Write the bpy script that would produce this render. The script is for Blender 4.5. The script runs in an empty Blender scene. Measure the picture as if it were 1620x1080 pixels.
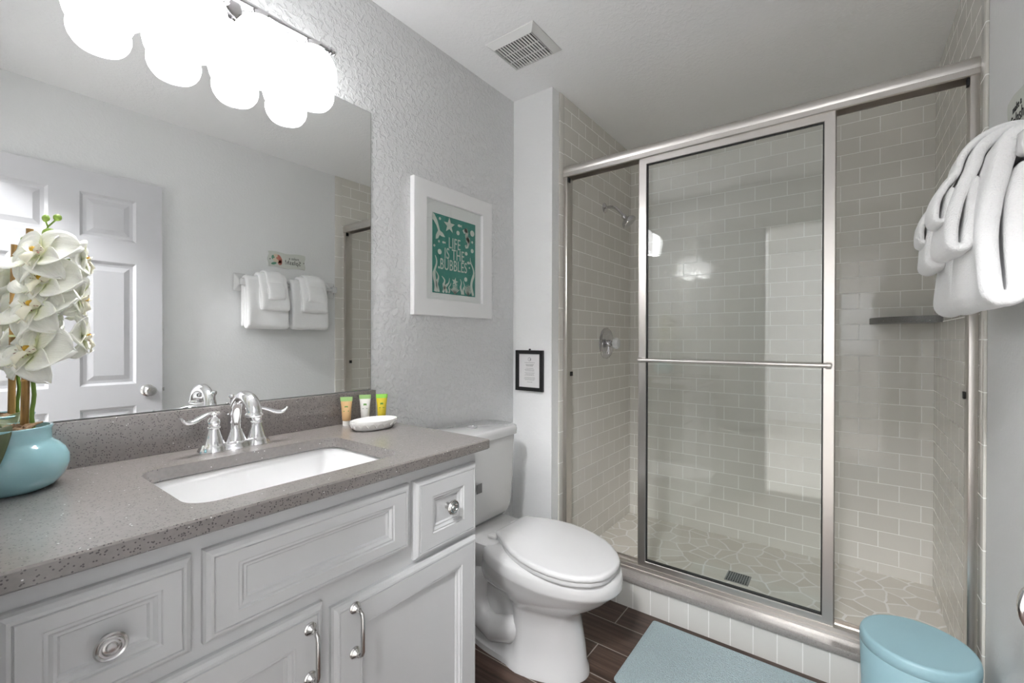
import bpy, bmesh, math, random
from mathutils import Vector, Matrix, noise

random.seed(7)
R = math.radians
PI = math.pi
scene = bpy.context.scene
COL = scene.collection

# ------------------------------------------------------------------ camera
CAM = Vector((1.37598, -0.16542, 1.18282))
yaw, pitch, roll = R(36.9968), R(-0.2338), R(0.1304)
fw = Vector((-math.sin(yaw) * math.cos(pitch), math.cos(yaw) * math.cos(pitch), math.sin(pitch)))
rt = Vector((math.cos(yaw), math.sin(yaw), 0))
up = rt.cross(fw)
rt2 = rt * math.cos(roll) + up * math.sin(roll)
up2 = up * math.cos(roll) - rt * math.sin(roll)
cd = bpy.data.cameras.new('camera')
cd.sensor_width = 36.0
cd.lens = 703.217 / 1620 * 36.0
cd.clip_start = 0.01
cam = bpy.data.objects.new('camera', cd)
COL.objects.link(cam)
M = Matrix((rt2, up2, -fw)).transposed().to_4x4()
M.translation = CAM
cam.matrix_world = M
scene.camera = cam

# ------------------------------------------------------------------ world, light, exposure
world = bpy.data.worlds.new('world')
scene.world = world
world.use_nodes = True
bg = world.node_tree.nodes['Background']
bg.inputs[0].default_value = (0.93, 0.97, 1.0, 1)
bg.inputs[1].default_value = 1.7
GLOBE_EMISSION = 3.6
BULB_EMISSION = 205.0
ROOM_LAMP_EMISSION = 195.0
scene.view_settings.view_transform = 'Standard'
scene.view_settings.look = 'None'
scene.view_settings.gamma = 1.0
scene.view_settings.use_curve_mapping = False
scene.view_settings.exposure = 1.08
scene.cycles.max_bounces = 16
scene.cycles.diffuse_bounces = 10
scene.cycles.glossy_bounces = 8
scene.cycles.transparent_max_bounces = 24

# ------------------------------------------------------------------ room numbers
W = 1.7024      # right wall
H = 2.406       # ceiling
A = 0.2326      # shower left wall
YB = 1.6716     # stub wall face
YS = 2.6355     # shower back wall
YT = 1.6964     # right wall tile start
YF = -0.16      # front wall inner face
HC = 0.8972     # countertop

# ------------------------------------------------------------------ materials
def new_mat(name):
    m = bpy.data.materials.new(name)
    m.use_nodes = True
    return m, m.node_tree.nodes, m.node_tree.links, m.node_tree.nodes['Principled BSDF']

def simple(name, col, rough=0.5, metal=0.0, coat=0.0, sheen=0.0, bump=None, var=0.0, spec=None, detail=3.0, vscale=6):
    m, N, L, P = new_mat(name)
    P.inputs['Base Color'].default_value = (*col, 1)
    P.inputs['Roughness'].default_value = rough
    P.inputs['Metallic'].default_value = metal
    P.inputs['Coat Weight'].default_value = coat
    P.inputs['Coat Roughness'].default_value = 0.05
    P.inputs['Sheen Weight'].default_value = sheen
    if spec is not None:
        P.inputs['Specular IOR Level'].default_value = spec
    tc = N.new('ShaderNodeTexCoord')
    if bump:
        scale, strength, dist = bump
        t = N.new('ShaderNodeTexNoise')
        t.inputs['Scale'].default_value = scale
        t.inputs['Detail'].default_value = detail
        L.new(tc.outputs['Object'], t.inputs['Vector'])
        b = N.new('ShaderNodeBump')
        b.inputs['Strength'].default_value = strength
        b.inputs['Distance'].default_value = dist
        L.new(t.outputs['Fac'], b.inputs['Height'])
        L.new(b.outputs[0], P.inputs['Normal'])
    if var:
        t = N.new('ShaderNodeTexNoise')
        t.inputs['Scale'].default_value = vscale
        L.new(tc.outputs['Object'], t.inputs['Vector'])
        mx = N.new('ShaderNodeMixRGB')
        mx.inputs[1].default_value = (*[c * (1 - var) for c in col], 1)
        mx.inputs[2].default_value = (*[min(1, c * (1 + var)) for c in col], 1)
        L.new(t.outputs['Fac'], mx.inputs[0])
        L.new(mx.outputs[0], P.inputs['Base Color'])
    return m

def paint(name, col, scale, strength, dist, lo=0.45, hi=0.62):
    """wall paint over a trowelled knockdown texture"""
    m, N, L, P = new_mat(name)
    P.inputs['Base Color'].default_value = (*col, 1)
    P.inputs['Roughness'].default_value = 0.55
    P.inputs['Specular IOR Level'].default_value = 0.3
    g = N.new('ShaderNodeNewGeometry')
    t = N.new('ShaderNodeTexNoise')
    t.inputs['Scale'].default_value = scale
    t.inputs['Detail'].default_value = 4
    t.inputs['Distortion'].default_value = 0.6
    L.new(g.outputs['Position'], t.inputs['Vector'])
    r = N.new('ShaderNodeMapRange')
    r.interpolation_type = 'SMOOTHSTEP'
    r.inputs['From Min'].default_value = lo
    r.inputs['From Max'].default_value = hi
    L.new(t.outputs['Fac'], r.inputs['Value'])
    b = N.new('ShaderNodeBump')
    b.inputs['Strength'].default_value = strength
    b.inputs['Distance'].default_value = dist
    L.new(r.outputs[0], b.inputs['Height'])
    L.new(b.outputs[0], P.inputs['Normal'])
    return m

def tile(name, axis, u0, z0, w, h, c1, c2, cm, mortar=0.0017, offset=0.5, rough=0.06, bump=0.35):
    """glazed tile with grout; axis is the horizontal world axis of the wall"""
    m, N, L, P = new_mat(name)
    g = N.new('ShaderNodeNewGeometry')
    s = N.new('ShaderNodeSeparateXYZ')
    L.new(g.outputs['Position'], s.inputs[0])
    def sub(sock, val):
        n = N.new('ShaderNodeMath')
        n.operation = 'SUBTRACT'
        L.new(sock, n.inputs[0])
        n.inputs[1].default_value = val
        return n.outputs[0]
    c = N.new('ShaderNodeCombineXYZ')
    L.new(sub(s.outputs['XYZ'.index(axis.upper())], u0 - 40 * w), c.inputs[0])
    L.new(sub(s.outputs[2], z0 - 40 * h), c.inputs[1])
    br = N.new('ShaderNodeTexBrick')
    br.offset = offset
    br.inputs['Scale'].default_value = 1
    br.inputs['Brick Width'].default_value = w
    br.inputs['Row Height'].default_value = h
    br.inputs['Mortar Size'].default_value = mortar
    br.inputs['Mortar Smooth'].default_value = 0.15
    br.inputs['Color1'].default_value = (*c1, 1)
    br.inputs['Color2'].default_value = (*c2, 1)
    br.inputs['Mortar'].default_value = (*cm, 1)
    L.new(c.outputs[0], br.inputs['Vector'])
    L.new(br.outputs['Color'], P.inputs['Base Color'])
    mr = N.new('ShaderNodeMapRange')
    mr.inputs['To Min'].default_value = rough
    mr.inputs['To Max'].default_value = 0.8
    L.new(br.outputs['Fac'], mr.inputs['Value'])
    L.new(mr.outputs[0], P.inputs['Roughness'])
    nz = N.new('ShaderNodeTexNoise')
    nz.inputs['Scale'].default_value = 9
    L.new(g.outputs['Position'], nz.inputs['Vector'])
    ad = N.new('ShaderNodeMath')
    ad.operation = 'MULTIPLY_ADD'
    L.new(br.outputs['Fac'], ad.inputs[0])
    ad.inputs[1].default_value = -1
    mu = N.new('ShaderNodeMath')
    mu.operation = 'MULTIPLY'
    mu.inputs[1].default_value = 0.5
    L.new(nz.outputs['Fac'], mu.inputs[0])
    L.new(mu.outputs[0], ad.inputs[2])
    b = N.new('ShaderNodeBump')
    b.inputs['Strength'].default_value = bump
    b.inputs['Distance'].default_value = 0.0015
    L.new(ad.outputs[0], b.inputs['Height'])
    L.new(b.outputs[0], P.inputs['Normal'])
    return m

def flagstone(name):
    m, N, L, P = new_mat(name)
    g = N.new('ShaderNodeNewGeometry')
    nz = N.new('ShaderNodeTexNoise')
    nz.inputs['Scale'].default_value = 6
    L.new(g.outputs['Position'], nz.inputs['Vector'])
    mixv = N.new('ShaderNodeMixRGB')
    mixv.inputs[0].default_value = 0.05
    L.new(g.outputs['Position'], mixv.inputs[1])
    L.new(nz.outputs['Color'], mixv.inputs[2])
    v = N.new('ShaderNodeTexVoronoi')
    v.feature = 'DISTANCE_TO_EDGE'
    v.voronoi_dimensions = '2D'
    v.inputs['Scale'].default_value = 11
    L.new(mixv.outputs[0], v.inputs['Vector'])
    vc = N.new('ShaderNodeTexVoronoi')
    vc.voronoi_dimensions = '2D'
    vc.inputs['Scale'].default_value = 11
    L.new(mixv.outputs[0], vc.inputs['Vector'])
    st = N.new('ShaderNodeMapRange')
    st.interpolation_type = 'SMOOTHSTEP'
    st.inputs['From Min'].default_value = 0.03
    st.inputs['From Max'].default_value = 0.055
    L.new(v.outputs['Distance'], st.inputs['Value'])
    hs = N.new('ShaderNodeMixRGB')
    hs.inputs[1].default_value = (0.66, 0.62, 0.55, 1)
    hs.inputs[2].default_value = (0.76, 0.73, 0.67, 1)
    sp = N.new('ShaderNodeSeparateColor')
    L.new(vc.outputs['Color'], sp.inputs[0])
    L.new(sp.outputs[0], hs.inputs[0])
    mx = N.new('ShaderNodeMixRGB')
    mx.inputs[1].default_value = (0.9, 0.88, 0.85, 1)
    L.new(st.outputs[0], mx.inputs[0])
    L.new(hs.outputs[0], mx.inputs[2])
    L.new(mx.outputs[0], P.inputs['Base Color'])
    P.inputs['Roughness'].default_value = 0.45
    b = N.new('ShaderNodeBump')
    b.inputs['Strength'].default_value = 0.3
    b.inputs['Distance'].default_value = 0.003
    L.new(st.outputs[0], b.inputs['Height'])
    L.new(b.outputs[0], P.inputs['Normal'])
    return m

def wood_floor(name):
    m, N, L, P = new_mat(name)
    g = N.new('ShaderNodeNewGeometry')
    s = N.new('ShaderNodeSeparateXYZ')
    L.new(g.outputs['Position'], s.inputs[0])
    c = N.new('ShaderNodeCombineXYZ')
    ax = N.new('ShaderNodeMath'); ax.inputs[1].default_value = 0.905 * 20 - 0.607
    ay = N.new('ShaderNodeMath'); ay.inputs[1].default_value = 0.1555 * 40 - 1.418
    L.new(s.outputs[0], ax.inputs[0]); L.new(s.outputs[1], ay.inputs[0])
    L.new(ax.outputs[0], c.inputs[0]); L.new(ay.outputs[0], c.inputs[1])
    br = N.new('ShaderNodeTexBrick')
    br.offset = 0.26
    br.inputs['Scale'].default_value = 1
    br.inputs['Brick Width'].default_value = 0.905
    br.inputs['Row Height'].default_value = 0.1555
    br.inputs['Mortar Size'].default_value = 0.0022
    br.inputs['Mortar Smooth'].default_value = 0.1
    br.inputs['Color1'].default_value = (0.0, 0.0, 0.0, 1)
    br.inputs['Color2'].default_value = (1, 1, 1, 1)
    br.inputs['Mortar'].default_value = (0.5, 0.5, 0.5, 1)
    L.new(c.outputs[0], br.inputs['Vector'])
    # long grain
    mp = N.new('ShaderNodeMapping')
    mp.inputs['Scale'].default_value = (1.5, 34, 1)
    L.new(g.outputs['Position'], mp.inputs['Vector'])
    offs = N.new('ShaderNodeMixRGB'); offs.blend_type = 'ADD'; offs.inputs[0].default_value = 1
    L.new(mp.outputs[0], offs.inputs[1])
    sc = N.new('ShaderNodeMixRGB'); sc.blend_type = 'MULTIPLY'; sc.inputs[0].default_value = 1
    sc.inputs[2].default_value = (7, 7, 7, 1)
    L.new(br.outputs['Color'], sc.inputs[1])
    L.new(sc.outputs[0], offs.inputs[2])
    n = N.new('ShaderNodeTexNoise')
    n.inputs['Scale'].default_value = 1.6
    n.inputs['Detail'].default_value = 6
    n.inputs['Roughness'].default_value = 0.62
    L.new(offs.outputs[0], n.inputs['Vector'])
    rp = N.new('ShaderNodeValToRGB')
    e = rp.color_ramp.elements
    e[0].position = 0.3; e[0].color = (0.022, 0.013, 0.010, 1)
    e[1].position = 0.72; e[1].color = (0.135, 0.083, 0.062, 1)
    k = e.new(0.5); k.color = (0.066, 0.039, 0.029, 1)
    L.new(n.outputs['Fac'], rp.inputs[0])
    mx = N.new('ShaderNodeMixRGB')
    L.new(br.outputs['Fac'], mx.inputs[0])
    L.new(rp.outputs[0], mx.inputs[1])
    mx.inputs[2].default_value = (0.33, 0.30, 0.27, 1)
    L.new(mx.outputs[0], P.inputs['Base Color'])
    P.inputs['Roughness'].default_value = 0.38
    b = N.new('ShaderNodeBump'); b.invert = True
    b.inputs['Strength'].default_value = 0.4
    b.inputs['Distance'].default_value = 0.001
    L.new(br.outputs['Fac'], b.inputs['Height'])
    L.new(b.outputs[0], P.inputs['Normal'])
    return m

def quartz(name, base, dark, rough=0.12):
    m, N, L, P = new_mat(name)
    g = N.new('ShaderNodeNewGeometry')
    v = N.new('ShaderNodeTexVoronoi')
    v.inputs['Scale'].default_value = 330
    L.new(g.outputs['Position'], v.inputs['Vector'])
    n = N.new('ShaderNodeTexNoise')
    n.inputs['Scale'].default_value = 120
    n.inputs['Detail'].default_value = 2
    L.new(g.outputs['Position'], n.inputs['Vector'])
    sp = N.new('ShaderNodeSeparateColor')
    L.new(v.outputs['Color'], sp.inputs[0])
    # dark grit only in some cells
    gt = N.new('ShaderNodeMath'); gt.operation = 'GREATER_THAN'; gt.inputs[1].default_value = 0.80
    L.new(sp.outputs[0], gt.inputs[0])
    lt = N.new('ShaderNodeMath'); lt.operation = 'LESS_THAN'; lt.inputs[1].default_value = 0.40
    L.new(v.outputs['Distance'], lt.inputs[0])
    mu = N.new('ShaderNodeMath'); mu.operation = 'MULTIPLY'
    L.new(gt.outputs[0], mu.inputs[0]); L.new(lt.outputs[0], mu.inputs[1])
    bmix = N.new('ShaderNodeMixRGB')
    bmix.inputs[1].default_value = (*[x * 0.82 for x in base], 1)
    bmix.inputs[2].default_value = (*[x * 1.18 for x in base], 1)
    L.new(n.outputs['Fac'], bmix.inputs[0])
    mx = N.new('ShaderNodeMixRGB')
    L.new(mu.outputs[0], mx.inputs[0])
    L.new(bmix.outputs[0], mx.inputs[1])
    mx.inputs[2].default_value = (*dark, 1)
    # a few bright mirror chips
    g2 = N.new('ShaderNodeMath'); g2.operation = 'LESS_THAN'; g2.inputs[1].default_value = 0.006
    L.new(sp.outputs[1], g2.inputs[0])
    m2 = N.new('ShaderNodeMath'); m2.operation = 'MULTIPLY'
    L.new(g2.outputs[0], m2.inputs[0]); L.new(lt.outputs[0], m2.inputs[1])
    mx2 = N.new('ShaderNodeMixRGB')
    L.new(m2.outputs[0], mx2.inputs[0])
    L.new(mx.outputs[0], mx2.inputs[1])
    mx2.inputs[2].default_value = (0.75, 0.74, 0.72, 1)
    L.new(mx2.outputs[0], P.inputs['Base Color'])
    P.inputs['Roughness'].default_value = rough
    P.inputs['Specular IOR Level'].default_value = 0.9
    P.inputs['Coat Weight'].default_value = 0.6
    P.inputs['Coat Roughness'].default_value = 0.32
    return m

def thin_glass(name):
    m = bpy.data.materials.new(name); m.use_nodes = True
    N, L = m.node_tree.nodes, m.node_tree.links
    N.remove(N['Principled BSDF'])
    out = N['Material Output']
    tr = N.new('ShaderNodeBsdfTransparent'); tr.inputs[0].default_value = (0.985, 0.992, 0.988, 1)
    gl = N.new('ShaderNodeBsdfGlossy'); gl.inputs['Roughness'].default_value = 0.0
    g = N.new('ShaderNodeNewGeometry')
    d = N.new('ShaderNodeVectorMath'); d.operation = 'DOT_PRODUCT'
    L.new(g.outputs['Normal'], d.inputs[0]); L.new(g.outputs['Incoming'], d.inputs[1])
    def math_(op, a, b=None):
        n = N.new('ShaderNodeMath'); n.operation = op
        for i, q in enumerate((a, b)):
            if q is None: continue
            if isinstance(q, (int, float)): n.inputs[i].default_value = q
            else: L.new(q, n.inputs[i])
        return n.outputs[0]
    c = math_('ABSOLUTE', d.outputs['Value'])
    c = math_('SUBTRACT', 1.0, c)
    c = math_('POWER', c, 5.0)
    f = math_('MULTIPLY_ADD', c, 0.95)
    f.node.inputs[2].default_value = 0.045
    mx = N.new('ShaderNodeMixShader')
    L.new(f, mx.inputs[0]); L.new(tr.outputs[0], mx.inputs[1]); L.new(gl.outputs[0], mx.inputs[2])
    L.new(mx.outputs[0], out.inputs['Surface'])
    return m

def glow(name, col, strength):
    m, N, L, P = new_mat(name)
    P.inputs['Base Color'].default_value = (0.9, 0.9, 0.9, 1)
    P.inputs['Roughness'].default_value = 0.15
    P.inputs['Emission Color'].default_value = (*col, 1)
    P.inputs['Emission Strength'].default_value = strength
    return m

def petal_mat(name):
    m, N, L, P = new_mat(name)
    uv = N.new('ShaderNodeUVMap')
    s = N.new('ShaderNodeSeparateXYZ'); L.new(uv.outputs[0], s.inputs[0])
    rp = N.new('ShaderNodeValToRGB')
    e = rp.color_ramp.elements
    e[0].position = 0.0; e[0].color = (0.66, 0.70, 0.40, 1)
    e[1].position = 0.42; e[1].color = (0.83, 0.83, 0.765, 1)
    k = e.new(0.14); k.color = (0.83, 0.84, 0.72, 1)
    L.new(s.outputs[1], rp.inputs[0])
    L.new(rp.outputs[0], P.inputs['Base Color'])
    P.inputs['Roughness'].default_value = 0.5
    P.inputs['Subsurface Weight'].default_value = 0.15
    P.inputs['Subsurface Radius'].default_value = (0.01, 0.01, 0.008)
    w = N.new('ShaderNodeTexWave')
    w.inputs['Scale'].default_value = 7
    w.inputs['Distortion'].default_value = 1.5
    L.new(uv.outputs[0], w.inputs['Vector'])
    b = N.new('ShaderNodeBump'); b.inputs['Strength'].default_value = 0.3; b.inputs['Distance'].default_value = 0.001
    L.new(w.outputs['Fac'], b.inputs['Height']); L.new(b.outputs[0], P.inputs['Normal'])
    return m

def stake_mat(name):
    m, N, L, P = new_mat(name)
    tc = N.new('ShaderNodeTexCoord')
    mp = N.new('ShaderNodeMapping'); mp.inputs['Scale'].default_value = (60, 60, 9)
    L.new(tc.outputs['Object'], mp.inputs[0])
    n = N.new('ShaderNodeTexNoise'); n.inputs['Scale'].default_value = 1.5; n.inputs['Detail'].default_value = 4
    L.new(mp.outputs[0], n.inputs['Vector'])
    rp = N.new('ShaderNodeValToRGB')
    e = rp.color_ramp.elements
    e[0].position = 0.28; e[0].color = (0.12, 0.05, 0.012, 1)
    e[1].position = 0.6; e[1].color = (0.42, 0.24, 0.065, 1)
    L.new(n.outputs['Fac'], rp.inputs[0]); L.new(rp.outputs[0], P.inputs['Base Color'])
    P.inputs['Roughness'].default_value = 0.45
    return m

M_WALL = paint('wall_paint', (0.71, 0.715, 0.715), 55, 0.6, 0.0045)
M_WALL_SMOOTH = paint('wall_paint_fine', (0.76, 0.765, 0.765), 70, 0.16, 0.002)
M_STUB = paint('wall_paint_light', (0.86, 0.865, 0.865), 60, 0.2, 0.003)
M_CEIL = paint('ceiling_paint', (0.93, 0.93, 0.935), 60, 0.25, 0.003)
TILE_A, TILE_B, GROUT = (0.675, 0.655, 0.605), (0.71, 0.69, 0.64), (0.95, 0.945, 0.92)
M_TBACK = tile('subway_tile_back', 'x', 1.655, 1.186, 0.154, 0.0775, TILE_A, TILE_B, GROUT)
M_TLEFT = tile('subway_tile_left', 'y', 2.081, 1.186, 0.154, 0.0775, TILE_A, TILE_B, GROUT)
M_TRIGHT = tile('subway_tile_right', 'y', 2.52, 1.186, 0.154, 0.0775, TILE_A, TILE_B, GROUT)
M_BULL = tile('bullnose_tile', 'y', 1.62, 1.186, 0.6, 0.154, TILE_A, TILE_B, GROUT, offset=0)
M_CURBT = tile('curb_tile', 'x', 0.628, -0.06, 0.0784, 0.4, (0.60, 0.59, 0.56), (0.63, 0.62, 0.59), (0.80, 0.79, 0.77), offset=0, rough=0.25)
M_FLAG = flagstone('flagstone')
M_FLOOR = wood_floor('wood_look_tile')
M_QUARTZ = quartz('quartz', (0.215, 0.193, 0.183), (0.065, 0.058, 0.054), 0.2)
M_SILL = quartz('sill_stone', (0.27, 0.25, 0.235), (0.12, 0.11, 0.1), 0.3)
M_SHELF = quartz('shelf_stone', (0.12, 0.115, 0.11), (0.04, 0.04, 0.04), 0.5)
M_CAB = simple('cabinet_paint', (0.58, 0.585, 0.59), 0.42, var=0.01)
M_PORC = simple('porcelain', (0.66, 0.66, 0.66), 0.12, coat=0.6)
M_SINK = simple('sink_porcelain', (0.84, 0.84, 0.84), 0.12, coat=0.6)
M_SEAT = simple('seat_plastic', (0.64, 0.64, 0.64), 0.22)
M_CHROME = simple('chrome', (0.86, 0.86, 0.87), 0.06, metal=1)
M_NICKEL = simple('brushed_nickel', (0.66, 0.63, 0.60), 0.3, metal=1)
M_NICKEL_D = simple('nickel_hardware', (0.62, 0.61, 0.60), 0.18, metal=1)
M_RUBBER = simple('black_rubber', (0.012, 0.012, 0.012), 0.5)
M_MIRROR = simple('mirror_silver', (0.90, 0.91, 0.905), 0.0, metal=1)
M_MIRROR_EDGE = simple('mirror_edge', (0.25, 0.27, 0.26), 0.2)
M_GLASS = thin_glass('clear_glass')
M_BULB = glow('bulb_lit', (0.99, 0.99, 1.0), BULB_EMISSION)
M_FIXTURE = simple('chrome_dim_reflection', (0.60, 0.59, 0.60), 0.06, metal=1)  # same chrome, colour darkened to imitate dim reflections
M_GLOBE = glow('opal_glass_lit', (0.99, 0.99, 1.0), GLOBE_EMISSION)
M_ROOMLAMP = glow('lamp_glass_lit', (0.985, 0.99, 1.0), ROOM_LAMP_EMISSION)
M_CARPET = simple('carpet', (0.62, 0.60, 0.57), 0.95, bump=(200, 0.6, 0.005))
M_BEDWALL = simple('bedroom_paint', (0.86, 0.86, 0.86), 0.6)
M_WHITE = simple('white_lacquer', (0.80, 0.80, 0.80), 0.35)
M_DOOR = simple('door_paint', (0.56, 0.56, 0.58), 0.4)
M_MAT = simple('mat_board', (0.82, 0.825, 0.825), 0.8)
M_TEAL = simple('teal_print', (0.035, 0.25, 0.205), 0.6, var=0.12)
M_INK = simple('pale_ink', (0.62, 0.66, 0.61), 0.7)
M_BLACK = simple('black_frame', (0.008, 0.008, 0.008), 0.4)
M_PAPER = simple('paper', (0.75, 0.74, 0.74), 0.8)
M_GREYINK = simple('grey_ink', (0.30, 0.30, 0.30), 0.8)
M_DARKINK = simple('dark_ink', (0.02, 0.02, 0.02), 0.8)
M_TOWEL = simple('terry_cotton', (0.92, 0.92, 0.92), 0.95, sheen=0.3, bump=(330, 0.55, 0.005), detail=5)
M_HEM = simple('towel_hem', (0.62, 0.62, 0.62), 0.95)
M_VASE = simple('aqua_glaze', (0.29, 0.52, 0.565), 0.08, coat=0.8, var=0.08)
M_BIN = simple('aqua_plastic', (0.31, 0.49, 0.545), 0.4, bump=(260, 0.08, 0.001))
M_RUG = simple('aqua_chenille', (0.42, 0.54, 0.57), 0.95, sheen=0.3, bump=(210, 1.0, 0.012), var=0.22, vscale=150, detail=6)
M_LEAF = simple('orchid_leaf', (0.065, 0.085, 0.03), 0.5, var=0.25)
M_STEM = simple('orchid_stem', (0.14, 0.24, 0.03), 0.45)
M_BUD = simple('orchid_bud', (0.22, 0.34, 0.05), 0.5, var=0.2)
M_PETAL = petal_mat('orchid_petal')
M_LIP = simple('orchid_lip', (0.80, 0.77, 0.62), 0.5, var=0.1)
M_YELLOW = simple('orchid_throat', (0.55, 0.33, 0.02), 0.5)
M_SPECK = simple('orchid_speckle', (0.22, 0.06, 0.05), 0.6)
M_STAKE = stake_mat('bamboo')
M_MOSS = simple('dried_moss', (0.30, 0.20, 0.12), 0.9, bump=(80, 1, 0.006), var=0.35)
M_PEACH = simple('peach_tube', (0.62, 0.40, 0.19), 0.35)
M_TWHITE = simple('white_tube', (0.74, 0.73, 0.69), 0.35)
M_TYELLOW = simple('yellow_tube', (0.64, 0.50, 0.03), 0.3)
M_LIME = simple('lime_cap', (0.24, 0.56, 0.07), 0.35)
M_LIME2 = simple('pale_lime_cap', (0.33, 0.55, 0.2), 0.35)
M_GREENLOGO = simple('green_logo', (0.10, 0.28, 0.05), 0.6)
M_DISH = simple('white_ceramic', (0.80, 0.79, 0.77), 0.2, coat=0.4)
M_SIGN = simple('sign_wash', (0.60, 0.62, 0.57), 0.7, var=0.08)
M_CORAL = simple('coral_paint', (0.55, 0.20, 0.15), 0.7, var=0.2)
M_SAND = simple('sand_paint', (0.66, 0.56, 0.42), 0.7)
M_SEAGREEN = simple('seagreen_paint', (0.12, 0.30, 0.2), 0.7)
M_STICKER = simple('grey_sticker', (0.20, 0.20, 0.20), 0.5)
M_DARK = simple('opening_shadow', (0.01, 0.01, 0.01), 0.9)  # black colour for the shade inside the vent and drain openings
M_VENT = simple('vent_plastic', (0.72, 0.72, 0.71), 0.5)
M_ACRYLIC = simple('acrylic_knob', (0.75, 0.76, 0.76), 0.08, coat=0.5)
M_DRAIN = simple('drain_steel', (0.30, 0.29, 0.28), 0.3, metal=1)

# ------------------------------------------------------------------ mesh builder
class MB:
    def __init__(s):
        s.bm = bmesh.new()
        s.uv = None

    def box(s, x0, x1, y0, y1, z0, z1, bev=0.0, seg=2):
        r = bmesh.ops.create_cube(s.bm, size=1)
        vs = r['verts']
        for v in vs:
            v.co = Vector(((x0 + x1) / 2 + v.co.x * (x1 - x0), (y0 + y1) / 2 + v.co.y * (y1 - y0), (z0 + z1) / 2 + v.co.z * (z1 - z0)))
        if bev:
            es = list({e for v in vs for e in v.link_edges})
            bmesh.ops.bevel(s.bm, geom=es, offset=bev, segments=seg, affect='EDGES', profile=0.5)
        return s

    def loft(s, rings, cap0=True, cap1=True, closed=True):
        bm = s.bm
        vr = [[bm.verts.new(p) for p in ring] for ring in rings]
        n = len(vr[0])
        for a, b in zip(vr, vr[1:]):
            for i in range(n if closed else n - 1):
                j = (i + 1) % n
                try: bm.faces.new((a[i], a[j], b[j], b[i]))
                except ValueError: pass
        if cap0: bm.faces.new(vr[0][::-1])
        if cap1: bm.faces.new(vr[-1])
        return s

    def lathe(s, prof, o=(0, 0, 0), ax=(0, 0, 1), seg=40, sx=1.0, sy=1.0):
        """profile of (radius, height) about an axis through o"""
        o = Vector(o); ax = Vector(ax).normalized()
        e1 = Vector((1, 0, 0)) if abs(ax.x) < 0.9 else Vector((0, 1, 0))
        e1 = (e1 - ax * e1.dot(ax)).normalized()
        e2 = ax.cross(e1)
        rings = []
        for r, h in prof:
            r = max(r, 1e-5)
            rings.append([o + ax * h + e1 * (math.cos(t) * r * sx) + e2 * (math.sin(t) * r * sy)
                          for t in (2 * PI * i / seg for i in range(seg))])
        return s.loft(rings, True, True)

    def tube(s, pts, r, seg=14, flat=1.0, flat_axis=None):
        pts = [Vector(p) for p in pts]
        rr = r if isinstance(r, (list, tuple)) else [r] * len(pts)
        rings = []
        prev = None
        for i, p in enumerate(pts):
            t = (pts[min(i + 1, len(pts) - 1)] - pts[max(i - 1, 0)]).normalized()
            if prev is None:
                e = Vector((0, 0, 1)) if abs(t.z) < 0.9 else Vector((1, 0, 0))
            else:
                e = prev
            e = (e - t * e.dot(t)).normalized()
            prev = e
            f = t.cross(e)
            rings.append([p + e * (math.cos(a) * rr[i] * flat) + f * (math.sin(a) * rr[i]) for a in (2 * PI * k / seg for k in range(seg))])
        return s.loft(rings)

    def prism(s, pts, fn, t):
        """2-D outline (u,v) extruded by t through fn(u,v,d) -> world"""
        return s.loft([[fn(u, v, 0) for u, v in pts], [fn(u, v, t) for u, v in pts]])

    def relief(s, y0, y1, z0, z1, x, steps):
        """rectangular front facing +x made of nested rings (inset, height)"""
        rings = []
        for ins, h in steps:
            a, b, c, d = y0 + ins, y1 - ins, z0 + ins, z1 - ins
            rings.append([(x + h, a, c), (x + h, b, c), (x + h, b, d), (x + h, a, d)])
        return s.loft(rings, True, True)

    def grid(s, fn, nu, nv, uvs=True):
        bm = s.bm
        if s.uv is None: s.uv = bm.loops.layers.uv.new('UVMap')
        vs = [[bm.verts.new(fn(i / nu, j / nv)) for j in range(nv + 1)] for i in range(nu + 1)]
        for i in range(nu):
            for j in range(nv):
                f = bm.faces.new((vs[i][j], vs[i + 1][j], vs[i + 1][j + 1], vs[i][j + 1]))
                for l, (a, b) in zip(f.loops, ((i, j), (i + 1, j), (i + 1, j + 1), (i, j + 1))):
                    l[s.uv].uv = (a / nu, b / nv)
        return s

    def build(s, name, mat, parent=None, ang=38, smooth=True, keep_normals=False):
        bm = s.bm
        if not keep_normals:
            bmesh.ops.recalc_face_normals(bm, faces=bm.faces)
        root = parent
        while root is not None and root.parent is not None: root = root.parent
        off = root.location.copy() if root is not None else Vector((0, 0, 0))
        for v in bm.verts: v.co -= off
        if smooth:
            for f in bm.faces: f.smooth = True
            for e in bm.edges:
                if len(e.link_faces) == 2 and e.calc_face_angle(0) > R(ang): e.smooth = False
        me = bpy.data.meshes.new(name)
        bm.to_mesh(me); bm.free()
        if mat: me.materials.append(mat)
        o = bpy.data.objects.new(name, me)
        COL.objects.link(o)
        if parent: o.parent = parent
        return o

def thing(name, label, cat, loc=(0, 0, 0), group=None):
    o = bpy.data.objects.new(name, None)
    COL.objects.link(o)
    o.location = loc; o.empty_display_size = 0.05
    o['label'] = label; o['category'] = cat
    if group: o['group'] = group
    return o

def tag(o, label, cat, group=None):
    o['label'] = label; o['category'] = cat
    if group: o['group'] = group
    return o

def struct(o):
    o['kind'] = 'structure'
    return o

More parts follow.
